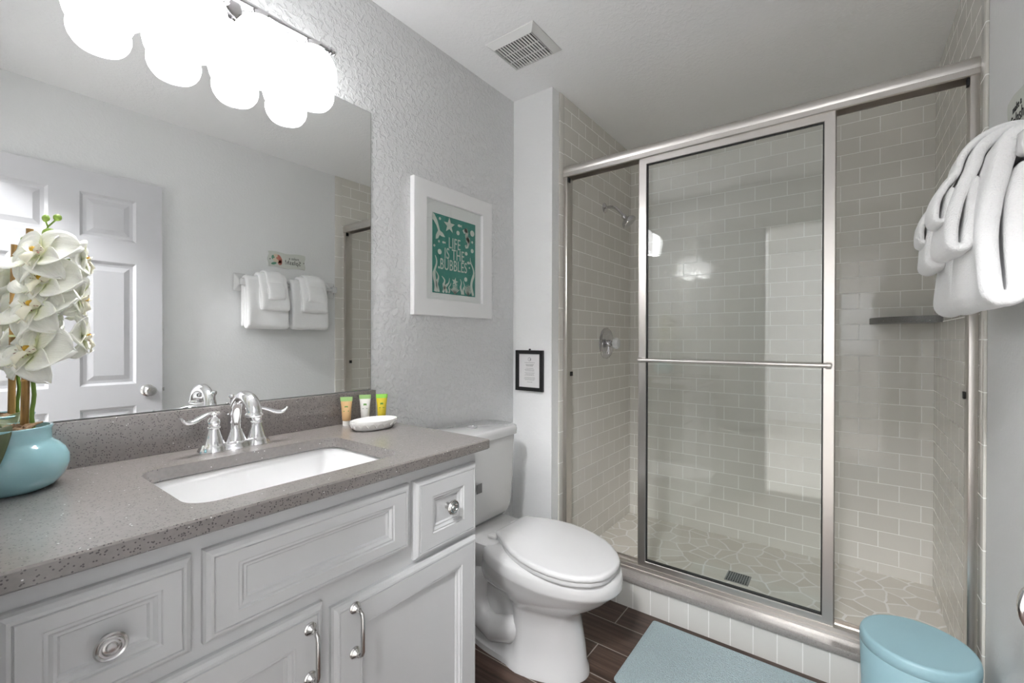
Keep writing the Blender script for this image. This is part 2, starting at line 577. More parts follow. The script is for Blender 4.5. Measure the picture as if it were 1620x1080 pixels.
def text(name, body, size, origin, X, mat, parent, squeeze=1.0, align='CENTER', ext=0.0003, Y=(0, 0, 1), bold=0.0):
    c = bpy.data.curves.new(name, 'FONT')
    c.body = body; c.size = size; c.offset = size * bold; c.space_character = 1.06; c.align_x = align; c.extrude = ext
    c.materials.append(mat)
    o = bpy.data.objects.new(name, c)
    COL.objects.link(o)
    X = Vector(X); Y = Vector(Y); Z = X.cross(Y)
    m = Matrix((X * squeeze, Y, Z)).transposed().to_4x4()
    root = parent
    while root.parent is not None: root = root.parent
    m.translation = Vector(origin) - root.location
    bpy.context.view_layer.update()
    me = bpy.data.meshes.new_from_object(o.evaluated_get(bpy.context.evaluated_depsgraph_get()))
    bpy.data.objects.remove(o)
    o = bpy.data.objects.new(name, me)
    COL.objects.link(o)
    o.parent = parent
    o.matrix_local = m
    return o

def rrect(x0, x1, y0, y1, r, n=6):
    pts = []
    for cx, cy, a in ((x1 - r, y1 - r, 0), (x0 + r, y1 - r, 90), (x0 + r, y0 + r, 180), (x1 - r, y0 + r, 270)):
        for i in range(n + 1):
            t = R(a + 90 * i / n)
            pts.append((cx + r * math.cos(t), cy + r * math.sin(t)))
    return pts

# ================================================================== SETTING
struct(MB().box(-0.12, W + 0.12, YF - 0.12, 1.7155, -0.06, 0).build('floor', M_FLOOR))
struct(MB().box(-0.12, W + 0.12, YF - 0.12, YS + 0.12, H, H + 0.1).build('ceiling', M_CEIL))
struct(MB().box(-0.12, 0, YF - 0.12, YS + 0.12, -0.06, H).build('wall_left', M_WALL))
struct(MB().box(W, W + 0.12, YF - 0.12, YS + 0.12, -0.06, H).build('wall_right', M_WALL_SMOOTH))
struct(MB().box(0, A, YB, YS, -0.06, H, 0.0).build('wall_back', M_STUB))
struct(MB().box(0, W, YS, YS + 0.12, -0.06, H).build('wall_shower_back', M_TBACK))
struct(MB().box(A, A + 0.006, 1.775, YS, 0, H).build('wall_shower_left', M_TLEFT))
struct(MB().box(W - 0.006, W, 1.752, YS, 0, H).build('wall_shower_right', M_TRIGHT))
struct(MB().box(A, A + 0.008, 1.732, 1.775, 0, H, 0.003).build('trim_1', M_BULL))
struct(MB().box(W - 0.008, W, YT, 1.752, 0, H, 0.003).build('trim_2', M_BULL))
# front wall with the doorway the camera stands in
DX0, DX1, DZ = 0.875, 1.645, 2.045
fwm = MB().box(0, DX0, YF - 0.12, YF, -0.06, H).box(DX1, W, YF - 0.12, YF, -0.06, H).box(DX0, DX1, YF - 0.12, YF, DZ, H)
struct(fwm.build('wall_front', M_WALL_SMOOTH))
cs = MB().box(DX0 - 0.06, DX0, YF, YF + 0.014, 0, DZ + 0.06, 0.003).box(DX1, DX1 + 0.05, YF, YF + 0.014, 0, DZ + 0.06, 0.003).box(DX0, DX1, YF, YF + 0.014, DZ, DZ + 0.06, 0.003)
struct(cs.build('trim_3', M_WHITE))
# shower floor
ZF = 0.049
struct(MB().box(A, W, 1.86, YS, 0.0, ZF).build('floor_shower', M_FLAG))
# curb
curb = MB().box(A, W, 1.7155, 1.86, 0, 0.116).build('shower_curb', M_CURBT)
struct(curb)
sill = MB().box(A + 0.006, W - 0.008, 1.704, 1.87, 0.115, 0.139, 0.002).build('curb_sill', M_SILL)
struct(sill)

# the room beyond the doorway, with its window and ceiling lamp
BY = -3.9
struct(MB().box(-1.2, 3.2, BY, YF - 0.12, -0.06, 0).build('floor_bedroom', M_CARPET))
struct(MB().box(-1.2, 3.2, BY, YF - 0.12, H + 0.06, H + 0.16).build('ceiling_bedroom', M_CEIL))
struct(MB().box(-1.3, -1.2, BY, YF - 0.12, -0.06, H + 0.06).build('wall_bedroom_left', M_BEDWALL))
struct(MB().box(3.2, 3.3, BY, YF - 0.12, -0.06, H + 0.06).build('wall_bedroom_right', M_BEDWALL))
struct(MB().box(-1.2, 0, YF - 0.22, YF - 0.12, -0.06, H + 0.06).box(W, 3.2, YF - 0.22, YF - 0.12, -0.06, H + 0.06).box(-1.2, 3.2, YF - 0.13, YF - 0.12, H - 0.1, H + 0.06).build('wall_bedroom_near', M_BEDWALL))
wx0, wx1, wz0, wz1 = 1.10, 1.75, 0.95, 2.0
struct(MB().box(-1.2, wx0, BY - 0.1, BY, -0.06, H + 0.06).box(wx1, 3.2, BY - 0.1, BY, -0.06, H + 0.06).box(wx0, wx1, BY - 0.1, BY, -0.06, wz0).box(wx0, wx1, BY - 0.1, BY, wz1, H + 0.06).build('wall_bedroom_far', M_BEDWALL))
struct(MB().box(wx0, wx0 + .04, BY - .07, BY - .03, wz0, wz1).box(wx1 - .04, wx1, BY - .07, BY - .03, wz0, wz1).box(wx0 + .04, wx1 - .04, BY - .07, BY - .03, wz0, wz0 + .04).box(wx0 + .04, wx1 - .04, BY - .07, BY - .03, wz1 - .04, wz1).box(wx0 + .04, wx1 - .04, BY - .07, BY - .03, 1.46, 1.49).build('window_1', M_WHITE))
rl = thing('ceiling_lamp', 'round white flush ceiling lamp in the room beyond the doorway', 'ceiling lamp', (1.28, -1.0, H + 0.06))
MB().lathe([(0.16, 0), (0.16, -0.02), (0.15, -0.025), (0.0, -0.025)], (1.28, -1.0, H + 0.06), seg=40).build('lamp_base', M_WHITE, rl)
MB().lathe([(0.148, -0.025), (0.150, -0.04), (0.135, -0.07), (0.10, -0.092), (0.05, -0.105), (0.0, -0.108)], (1.28, -1.0, H + 0.06), seg=48).build('lamp_shade', M_ROOMLAMP, rl)

# bathroom door standing open against the right wall
dl = bpy.data.objects.new('door_1', None); COL.objects.link(dl); dl.location = (1.668, -0.133, 0); struct(dl)
XD0, XD1 = 1.650, 1.685
def door_leaf():
    b = MB()
    ya, yb = -0.132, 0.632
    # stiles, rails
    ys = [(ya, ya + 0.112), (0.194, 0.302), (0.520, yb)]
    zr = [(0.012, 0.24), (0.83, 0.945), (1.577, 1.69), (1.91, 2.018)]
    for y0, y1 in ys: b.box(XD0, XD1, y0, y1, 0.012, 2.018)
    for z0, z1 in zr:
        b.box(XD0, XD1, ya + 0.112, 0.194, z0, z1); b.box(XD0, XD1, 0.302, 0.520, z0, z1)
    for (y0, y1) in ((ya + 0.112, 0.194), (0.302, 0.520)):
        for z0, z1 in ((0.24, 0.83), (0.945, 1.577), (1.69, 1.91)):
            st = [(0, 0.0), (0.012, -0.009), (0.026, -0.009), (0.05, -0.003), (0.052, -0.003)]
            rings = []
            for ins, h in st:
                rings.append([(XD0 - h, y0 + ins, z0 + ins), (XD0 - h, y1 - ins, z0 + ins), (XD0 - h, y1 - ins, z1 - ins), (XD0 - h, y0 + ins, z1 - ins)])
            b.loft(rings, False, True)
            b.box(XD0 + 0.016, XD1, y0, y1, z0, z1)
    return b
struct(door_leaf().build('door_leaf', M_DOOR, dl, ang=12))
kn = MB()
ky, kz = 0.568, 0.905
kn.lathe([(0.032, 0), (0.032, 0.004), (0.026, 0.010), (0.014, 0.014), (0.012, 0.028), (0.020, 0.036), (0.0265, 0.048), (0.0265, 0.058), (0.020, 0.066), (0.0, 0.068)], (XD0, ky, kz), (-1, 0, 0))
kn.build('door_knob', M_NICKEL_D, dl)
MB().box(XD0 + 0.008, XD1 - 0.008, 0.631, 0.6335, kz - 0.03, kz + 0.03).box(XD0 + 0.012, XD1 - 0.012, 0.6335, 0.645, kz - 0.01, kz + 0.01, 0.002).build('latch', M_NICKEL_D, dl)

# ================================================================== VANITY
van = thing('vanity_cabinet', 'white painted bathroom vanity cabinet with raised panel fronts under the quartz countertop', 'cabinet', (0.27, 0.33, 0))
XF = 0.519
vb = MB().box(XF - 0.02, XF, -0.152, 0.797, 0.09, HC - 0.0285).box(0.004, XF - 0.02, -0.152, -0.134, 0.09, HC - 0.0285).box(0.004, XF - 0.02, 0.779, 0.797, 0.09, HC - 0.0285).box(0.004, XF - 0.02, -0.134, 0.779, 0.09, 0.108).box(0.004, 0.012, -0.134, 0.779, 0.108, HC - 0.0285)
vb.box(0.004, XF - 0.07, -0.152, 0.797, 0.0, 0.09)
vb.build('cabinet_body', M_CAB, van)
DR = [(0, 0), (0, 0.009), (0.003, 0.014), (0.009, 0.0185), (0.013, 0.0195), (0.0145, 0.0165), (0.016, 0.0195)]
def front(name, y0, y1, z0, z1, inset_y, mould):
    b = MB()
    r = []
    for ins, h in DR: r.append((y0 + ins, y1 - ins, z0 + ins, z1 - ins, h))
    iy, iz = inset_y
    for k, h in mould: r.append((y0 + iy + k, y1 - iy - k, z0 + iz + k, z1 - iz - k, h))
    b.loft([[(XF + h, a, c), (XF + h, b_, c), (XF + h, b_, d), (XF + h, a, d)] for a, b_, c, d, h in r])
    return b.build(name, M_CAB, van, ang=20)
MO = [(0, 0.0195), (0.002, 0.0165), (0.006, 0.0175), (0.011, 0.0125), (0.015, 0.0125), (0.018, 0.0085), (0.020, 0.0085)]
def stile_seams(parent, ys, z0, z1):
    b = MB()
    for y in ys: b.box(XF + 0.0185, XF + 0.0197, y - 0.0006, y + 0.0006, z0, z1)
    return b
def knob(y, z, parent, label=None):
    o = MB().lathe([(0.009, 0), (0.008, 0.004), (0.0065, 0.010), (0.010, 0.015), (0.0185, 0.0205), (0.0195, 0.024), (0.0175, 0.0265), (0.0150, 0.0255), (0.0135, 0.0275), (0.011, 0.0275), (0.0095, 0.0245), (0.007, 0.0250), (0.005, 0.0275), (0.0, 0.028)],
                   (XF + 0.009, y, z), (1, 0, 0), 36).build('knob', M_NICKEL_D, parent)
    return o
dw = front('drawer', -0.112, 0.097, 0.676, 0.834, (0.040, 0.036), MO)
dw['label'] = 'drawer front nearest the orchid vase'
knob(-0.006, 0.750, dw)
fp = front('false_front', 0.113, 0.545, 0.678, 0.834, (0.050, 0.036), MO)
dw2 = front('drawer', 0.559, 0.785, 0.640, 0.834, (0.055, 0.050), MO)
dw2['label'] = 'square drawer front nearest the toilet'
knob(0.675, 0.742, dw2)
def pull(y, z, parent):
    b = MB()
    xb = XF + 0.0195
    for dz in (0.048, -0.048):
        b.lathe([(0.0125, 0), (0.0125, 0.002), (0.010, 0.004), (0.0105, 0.006), (0.0075, 0.009), (0.0045, 0.012), (0.006, 0.014), (0.0045, 0.017), (0.0, 0.0172)], (xb, y, z + dz), (1, 0, 0), 24)
    pts = [(xb + 0.010, y, z + 0.048), (xb + 0.020, y, z + 0.047), (xb + 0.027, y, z + 0.042), (xb + 0.0295, y, z + 0.034),
           (xb + 0.0295, y, z), (xb + 0.0295, y, z - 0.034), (xb + 0.027, y, z - 0.042), (xb + 0.020, y, z - 0.047), (xb + 0.010, y, z - 0.048)]
    b.tube(pts, [0.0036, 0.004, 0.0044, 0.0045, 0.0043, 0.0045, 0.0044, 0.004, 0.0036], 12)
    return b.build('handle', M_NICKEL_D, parent)
MD = [(0, 0.0195), (0.002, 0.017), (0.006, 0.0178), (0.011, 0.012), (0.014, 0.012), (0.017, 0.0075), (0.020, 0.0075)]
d1 = front('cabinet_door', -0.112, 0.322, 0.11, 0.652, (0.060, 0.060), MD)
pull(0.291, 0.568, d1)
d2 = front('cabinet_door', 0.342, 0.785, 0.11, 0.628, (0.062, 0.060), MD)
pull(0.390, 0.562, d2)

# countertop
ct = thing('countertop', 'speckled taupe quartz countertop with an oblong sink cut-out and backsplash', 'countertop', (0.27, 0.33, HC))
HX0, HX1, HY0, HY1 = 0.168, 0.487, 0.108, 0.563
def counter():
    b = MB(); bm = b.bm
    outer = rrect(0.002, 0.557, YF + 0.001, 0.8195, 0.006, 3)
    def ins(pts, k):
        cx, cy = 0.28, 0.33
        return [(x - k * (1 if x > cx else -1), y - k * (1 if y > cy else -1)) for x, y in pts]
    hole = rrect(HX0, HX1, HY0, HY1, 0.048, 8)
    def loop(pts, z):
        vs = [bm.verts.new((x, y, z)) for x, y in pts]
        es = [bm.edges.new((vs[i], vs[(i + 1) % len(vs)])) for i in range(len(vs))]
        return vs, es
    def strip(a, c):
        n = len(a)
        for i in range(n): bm.faces.new((a[i], a[(i + 1) % n], c[(i + 1) % n], c[i]))
    z1, z0 = HC, HC - 0.028
    t, te = loop(ins(outer, 0.003), z1); o1, _ = loop(outer, z1 - 0.003); o2, _ = loop(outer, z0 + 0.003); bt, be = loop(ins(outer, 0.003), z0)
    h1, h1e = loop(hole, z1); h0, h0e = loop(hole, z0)
    strip(t, o1); strip(o1, o2); strip(o2, bt); strip(h1, h0)
    bmesh.ops.triangle_fill(bm, use_beauty=True, use_dissolve=False, edges=te + h1e)
    bmesh.ops.triangle_fill(bm, use_beauty=True, use_dissolve=False, edges=be + h0e)
    return b
counter().build('slab', M_QUARTZ, ct, ang=30)
MB().box(0.001, 0.0205, YF + 0.001, 0.8195, HC, 1.0005, 0.0015).build('backsplash', M_QUARTZ, ct)

# sink
sk = MB()
rr = []
for ins, dz in ((-0.012, 0.0), (-0.012, -0.003), (-0.002, -0.003), (0.0, -0.02), (0.006, -0.08), (0.016, -0.115), (0.040, -0.128), (0.10, -0.132)):
    k = 0.05 if ins < 0.03 else 0.045
    rr.append([(x, y, HC - 0.028 + dz) for x, y in rrect(HX0 + ins, HX1 - ins, HY0 + ins * 1.8, HY1 - ins * 1.8, k, 8)])
sk.loft(rr, False, True)
for ring_out in (1,):
    ro = [[(x, y, HC - 0.028 + dz) for x, y in rrect(HX0 - i2, HX1 + i2, HY0 - i2, HY1 + i2, 0.05, 8)] for i2, dz in ((0.012, 0.0), (0.012, -0.012), (0.006, -0.09), (-0.04, -0.145))]
    sk.loft(ro, False, True)
sko = tag(sk.build('sink_basin', M_SINK, None, ang=60, keep_normals=True), 'white rectangular undermount sink basin set below the countertop cut-out', 'sink')
dr = MB().lathe([(0.022, 0), (0.022, 0.003), (0.016, 0.004), (0.012, 0.002), (0.0, 0.002)], (0.327, 0.335, HC - 0.1595))
dr.build('drain', M_CHROME, sko)

# faucet
fc = thing('faucet', 'chrome centerset faucet with two lever handles behind the sink', 'faucet', (0.088, 0.332, HC))
fx, fy = 0.088, 0.332
def bez(p0, p1, p2, p3, n=12):
    out = []
    for i in range(n + 1):
        t = i / n; q = 1 - t
        out.append(tuple(q ** 3 * a + 3 * q * q * t * b + 3 * q * t * t * c + t ** 3 * d for a, b, c, d in zip(p0, p1, p2, p3)))
    return out
bp_ = MB()
def base_outline(k):
    pts = []
    for i in range(72):
        t = 2 * PI * i / 72
        y = 0.086 * math.cos(t)
        r = max(0.0, 1 - abs(math.cos(t)) ** 7) ** 0.5
        wx = 0.029 + 0.004 * math.cos(3 * PI * y / 0.086)
        x = wx * (1 if math.sin(t) >= 0 else -1) * min(1, abs(math.sin(t)) ** 0.6)
        pts.append((x * k, y * (1 - (1 - k) * 0.4)))
    return pts
bp_.loft([[(fx + x, fy + y, HC + z) for x, y in base_outline(k)] for k, z in ((1.0, 0.0), (1.0, 0.004), (0.94, 0.008), (0.86, 0.013), (0.80, 0.0185), (0.72, 0.020))])
bp_.build('base_plate', M_CHROME, fc, ang=50)
for sgn, lab in ((-1, 'lever handle nearest the vase'), (1, 'lever handle nearest the soap dish')):
    hy = fy + sgn * 0.051
    b = MB()
    b.lathe([(0.031, 0.003), (0.0295, 0.010), (0.026, 0.018), (0.0245, 0.0195), (0.0235, 0.021), (0.019, 0.037), (0.0145, 0.053), (0.0135, 0.057), (0.0165, 0.059), (0.0165, 0.062), (0.0135, 0.0645), (0.0155, 0.070), (0.0160, 0.075), (0.0130, 0.081), (0.0085, 0.085), (0.0075, 0.088), (0.0105, 0.092), (0.0085, 0.097), (0.0, 0.099)], (fx, hy, HC), seg=32)
    L_ = bez((fx - 0.004, hy - sgn * 0.014, HC + 0.097), (fx + 0.0, hy + sgn * 0.012, HC + 0.103), (fx + 0.008, hy + sgn * 0.03, HC + 0.088), (fx + 0.013, hy + sgn * 0.047, HC + 0.083))
    L2 = bez(L_[-1], (fx + 0.016, hy + sgn * 0.062, HC + 0.079), (fx + 0.019, hy + sgn * 0.07, HC + 0.083), (fx + 0.021, hy + sgn * 0.075, HC + 0.095), 8)[1:]
    pts = L_ + L2
    n = len(pts)
    b.tube(pts, [0.0035 + 0.0075 * math.sin(PI * min(1, (i / (n - 1)) ** 1.3)) ** 0.8 + (0.001 if i == n - 1 else 0) for i in range(n)], 14, flat=0.55)
    o = b.build('handle', M_CHROME, fc, ang=60); o['label'] = lab
sp = MB()
sp.lathe([(0.030, 0.006), (0.028, 0.014), (0.024, 0.020), (0.021, 0.032), (0.0165, 0.044), (0.015, 0.050), (0.0, 0.050)], (fx, fy, HC), seg=32)
pth = bez((fx - 0.002, fy, HC + 0.045), (fx - 0.010, fy, HC + 0.105), (fx + 0.020, fy, HC + 0.150), (fx + 0.072, fy, HC + 0.137), 18) + bez((fx + 0.072, fy, HC + 0.137), (fx + 0.094, fy, HC + 0.132), (fx + 0.108, fy, HC + 0.120), (fx + 0.110, fy, HC + 0.103), 10)[1:]
n = len(pth)
sp.tube(pth, [0.0145 + 0.001 * math.sin(PI * i / (n - 1)) - 0.0035 * math.exp(-((i - 12) / 5) ** 2) + 0.003 * (i / n) for i in range(n)], 22)
sp.lathe([(0.0175, 0), (0.020, 0.002), (0.0205, 0.006), (0.018, 0.009), (0.0165, 0.013)], (fx + 0.110, fy, HC + 0.093), seg=28)
sp.build('spout', M_CHROME, fc, ang=60)
lr = MB().lathe([(0.008, 0.02), (0.009, 0.075), (0.010, 0.085), (0.004, 0.092), (0.0025, 0.095), (0.0025, 0.125), (0.004, 0.127), (0.0065, 0.131), (0.007, 0.136), (0.006, 0.139), (0.0, 0.141)], (fx - 0.026, fy, HC), seg=20)
lr.build('lift_rod', M_CHROME, fc)

# mirror
mi = thing('wall_mirror', 'large frameless wall mirror above the vanity backsplash', 'mirror', (0.002, 0.33, 1.0))
MB().box(0.0, 0.0042, YF + 0.002, 0.8092, 1.002, 1.998).build('glass_edge', M_MIRROR_EDGE, mi)
MB().box(0.0042, 0.0046, YF + 0.004, 0.8076, 1.0035, 1.9965).build('mirror_glass', M_MIRROR, mi)

# ================================================================== VANITY LIGHT
vl = thing('vanity_light', 'chrome bath light bar with four lit opal glass globes above the mirror', 'light fixture', (0.0, 0.32, 2.1))
LX, LY, LZ = 0.085, 0.32, 2.082
MB().lathe([(0.062, 0), (0.062, 0.006), (0.056, 0.010), (0.057, 0.014), (0.050, 0.020), (0.036, 0.024), (0.018, 0.028), (0.012, 0.034), (0.011, 0.045), (0.015, 0.05), (0.011, 0.056), (0.010, LX - 0.002)], (0.0, LY, LZ + 0.012), (1, 0, -0.12), 48).build('canopy', M_FIXTURE, vl)
br_ = MB().tube([(LX, LY - 0.28, LZ), (LX, LY + 0.28, LZ)], 0.0085, 24)
for sgn in (-1, 1):
    br_.lathe([(0.0085, 0), (0.011, 0.002), (0.011, 0.005), (0.0085, 0.007), (0.0085, 0.009), (0.012, 0.011), (0.012, 0.015), (0.009, 0.017), (0.009, 0.019), (0.0115, 0.021), (0.0115, 0.024), (0.007, 0.028), (0.0, 0.029)], (LX, LY + sgn * 0.272, LZ), (0, sgn, 0), 24)
br_.build('bar', M_FIXTURE, vl)
GP = [(0.024, 2.058), (0.036, 2.053), (0.048, 2.043), (0.058, 2.028), (0.0655, 2.010), (0.069, 1.990), (0.0685, 1.970), (0.065, 1.955), (0.060, 1.944), (0.0565, 1.939), (0.0565, 1.936), (0.0605, 1.931), (0.0605, 1.919), (0.0565, 1.905), (0.049, 1.893), (0.043, 1.887), (0.039, 1.886), (0.037, 1.888), (0.044, 1.896), (0.050, 1.906), (0.0545, 1.920), (0.0535, 1.937), (0.060, 1.956), (0.062, 1.972), (0.0625, 1.990), (0.060, 2.009), (0.054, 2.025), (0.045, 2.038), (0.034, 2.047), (0.024, 2.0485)]
for y in (0.545, 0.395, 0.245, 0.095):
    so = MB().lathe([(0.012, LZ - 0.004), (0.021, LZ - 0.008), (0.022, 2.060), (0.025, 2.055), (0.026, 2.050), (0.0, 2.050)], (LX, y, 0), seg=28)
    so.build('socket', M_FIXTURE, vl)
    rings = [[(LX + r_ * math.cos(2 * PI * i / 48), y + r_ * math.sin(2 * PI * i / 48), z_) for i in range(48)] for r_, z_ in GP]
    MB().loft(rings, False, False).build('globe_shade', M_GLOBE, vl, ang=80)
    MB().lathe([(0.013, 2.052), (0.013, 2.025), (0.018, 2.010), (0.026, 1.990), (0.029, 1.970), (0.027, 1.953), (0.018, 1.943), (0.0, 1.940)], (LX, y, 0), seg=24).build('bulb', M_BULB, vl, ang=80)

# ================================================================== ORCHID
VX, VY = 0.120, -0.068
orc = thing('potted_orchid', 'artificial white orchid in a glossy aqua vase on the countertop beside the mirror', 'plant', (VX, VY, HC))
VP = [(0.052, 0.0), (0.056, 0.001), (0.066, 0.008), (0.077, 0.024), (0.083, 0.044), (0.082, 0.060), (0.076, 0.074), (0.066, 0.085), (0.0595, 0.090), (0.0575, 0.094), (0.0575, 0.112), (0.0595, 0.117), (0.0585, 0.119), (0.0545, 0.119), (0.053, 0.114), (0.053, 0.100), (0.0, 0.098)]
MB().lathe(VP, (VX, VY, HC), seg=64).build('vase', M_VASE, orc, ang=70)
mo = MB()
for i in range(46):
    a = random.uniform(0, 2 * PI); r = 0.030 * math.sqrt(random.random())
    p = Vector((VX + r * math.cos(a), VY + r * math.sin(a), HC + 0.106 + random.uniform(0, 0.010)))
    d = Vector((random.uniform(-1, 1), random.uniform(-1, 1), random.uniform(-0.2, 0.3))).normalized() * random.uniform(0.010, 0.022)
    mo.tube([p - d, p + Vector((0, 0, 0.003)), p + d], [0.002, 0.004, 0.0015], 6)
mo.lathe([(0.052, 0.099), (0.050, 0.106), (0.03, 0.111), (0.0, 0.112)], (VX, VY, HC), seg=24)
mo.build('moss', M_MOSS, orc, ang=60)
SX, SY = 0.107, -0.047
stp = []
def wob(z): return (SX + (z - 1.0) * 0.045, SY + (z - 1.0) * 0.016)
stk = MB()
zs = [1.0, 1.1, 1.102, 1.104, 1.2, 1.26, 1.262, 1.264, 1.33, 1.393]
stk.tube([(*wob(z), z) for z in zs], [0.0062, 0.006, 0.0072, 0.006, 0.0058, 0.0056, 0.0068, 0.0056, 0.0054, 0.0052], 12)
stk.build('bamboo_stake', M_STAKE, orc)
sm = MB()
spts = []
for i in range(25):
    z = 1.0 + i / 24 * 0.355
    x, y = wob(z)
    spts.append((x + 0.006 + 0.002 * math.sin(i), y + 0.010 + 0.0015 * math.cos(i * 1.3), z))
spts += [(spts[-1][0] + 0.012, spts[-1][1] + 0.008, 1.368), (spts[-1][0] + 0.018, spts[-1][1] + 0.008, 1.380), (spts[-1][0] + 0.024, spts[-1][1] + 0.008, 1.388)]
sm.tube(spts, [0.0034] * 25 + [0.0028, 0.0022, 0.0016], 10)
sm.build('stem', M_STEM, orc)
tie = MB()
x, y = wob(1.19)
tie.box(x - 0.022, x + 0.014, y - 0.006, y + 0.018, 1.186, 1.191, 0.001)
tie.build('tie', M_PETAL, orc)
# leaves
def leaf(p0, d, length, wid, droop, lift):
    b = MB()
    d = Vector(d).normalized(); side = d.cross(Vector((0, 0, 1))).normalized()
    def fn(u, v):
        t = v; s_ = (u - 0.5) * 2
        w = wid * math.sin(PI * min(1, 0.08 + t * 0.92)) ** 0.55 * (1 - 0.15 * t)
        c = Vector(p0) + d * (length * t) + Vector((0, 0, lift * t - droop * t * t))
        return c + side * (s_ * w) + Vector((0, 0, 0.35 * w * abs(s_)))
    b.grid(fn, 8, 14)
    o = b.build('leaf', M_LEAF, orc, ang=80)
    m = o.modifiers.new('solid', 'SOLIDIFY'); m.thickness = 0.002
    return o
leaf((VX + 0.005, VY - 0.024, HC + 0.108), (0.99, -0.06, 0), 0.098, 0.029, 0.135, 0.075)
leaf((VX - 0.01, VY + 0.008, HC + 0.108), (-0.7, 0.05, 0), 0.080, 0.024, 0.07, 0.05)
# flowers
def flower(center, face, rollang, sc):
    c = Vector(center); f = Vector(face).normalized()
    e1 = Vector((0, 0, 1)).cross(f).normalized(); e2 = f.cross(e1)
    e1, e2 = e1 * math.cos(rollang) + e2 * math.sin(rollang), e2 * math.cos(rollang) - e1 * math.sin(rollang)
    def P(a, b, d): return c + (e1 * a + e2 * b + f * d) * sc
    b = MB()
    def petal(ang, length, wid, cup, base, power, back, tw=0.0):
        ca, sa = math.cos(ang), math.sin(ang)
        ph = random.uniform(0, 6)
        def fn(u, v):
            t = v; s_ = (u - 0.5) * 2
            w = wid * (math.sin(PI * (0.06 + 0.94 * t ** 0.8) if t < 1 else PI) ** power) if t < 1 else 0.0008
            w = max(w, 0.0008)
            along = base + length * t
            off = s_ * w
            d = -back * t * t + cup * (s_ * s_) * w * 6 * 0.25 + (0.004 * math.sin(3 * s_ + ph + 4 * t) + 0.0022 * math.sin(9 * s_ + 2 * ph) * abs(s_)) * t + tw * s_ * w * t
            # direction ang measured from up (e2), clockwise
            return P(sa * along + ca * off, ca * along - sa * off, d)
        b.grid(fn, 10, 12)
    petal(R(76), 0.048, 0.035, 0.22, 0.002, 0.42, 0.009, 0.12)
    petal(R(-76), 0.048, 0.035, 0.22, 0.002, 0.42, 0.009, -0.12)
    petal(0, 0.044, 0.023, 0.3, 0.002, 0.5, 0.014)
    petal(R(142), 0.044, 0.022, 0.3, 0.002, 0.5, 0.014)
    petal(R(-142), 0.044, 0.022, 0.3, 0.002, 0.5, 0.014)
    o = b.build('flower', M_PETAL, orc, ang=80)
    m = o.modifiers.new('solid', 'SOLIDIFY'); m.thickness = 0.0011
    lp = MB()
    def tri(pts, r, seg=8): lp.tube([P(*q) for q in pts], [k * sc for k in r], seg, flat=0.4)
    tri([(0, 0.0, 0.003), (0, -0.006, 0.012), (0, -0.016, 0.016), (0, -0.024, 0.012)], [0.004, 0.0075, 0.008, 0.001])
    for s_ in (-1, 1):
        tri([(0, -0.002, 0.004), (s_ * 0.008, 0.000, 0.010), (s_ * 0.012, 0.005, 0.016)], [0.004, 0.006, 0.001])
        tri([(0, -0.024, 0.013), (s_ * 0.006, -0.029, 0.012), (s_ * 0.010, -0.026, 0.016)], [0.0016, 0.0012, 0.0006], 6)
    lo = lp.build('lip', M_LIP, o, ang=80)
    th = MB()
    th.lathe([(0.0, -0.001), (0.0035 * sc, 0.0), (0.0045 * sc, 0.003 * sc), (0.003 * sc, 0.006 * sc), (0.0, 0.007 * sc)], P(0, 0.002, 0.008), f, 12)
    th.build('throat', M_YELLOW, o)
    sk_ = MB()
    for i in range(16):
        a = random.uniform(0, 2 * PI); rr_ = random.uniform(0.007, 0.014)
        q = P(rr_ * math.cos(a), rr_ * math.sin(a) * 0.8 - 0.002, 0.0115)
        d = (e1 * math.cos(a) + e2 * math.sin(a)) * 0.0014 * sc
        sk_.tube([q - d, q + d], 0.00045 * sc, 5)
    sk_.build('speckle', M_SPECK, o)
    # pedicel back to the stem
    x, y = wob(c.z - 0.02)
    back = P(0, 0, -0.003)
    pd = MB().tube(bez(back, tuple(back - f * 0.02), (x + 0.02, y + 0.015, c.z - 0.005), (x + 0.006, y + 0.010, c.z - 0.028), 8), 0.0014, 6)
    pd.build('pedicel', M_STEM, o)
    return o
FL = [((0.188, -0.034, 1.337), (0.50, -0.74, 0.45), R(10), 1.28),
      ((0.184, -0.026, 1.289), (0.52, -0.74, 0.35), R(-6), 1.2),
      ((0.186, -0.038, 1.239), (0.52, -0.76, 0.40), R(8), 1.3),
      ((0.186, -0.043, 1.157), (0.52, -0.74, 0.45), R(-5), 1.3),
      ((0.160, 0.026, 1.340), (0.25, 0.95, 0.05), R(15), 0.95),
      ((0.158, 0.022, 1.262), (0.35, 0.92, -0.15), R(-10), 1.05),
      ((0.158, 0.026, 1.186), (0.30, 0.95, 0.0), R(5), 1.05)]
for a in FL: flower(*a)
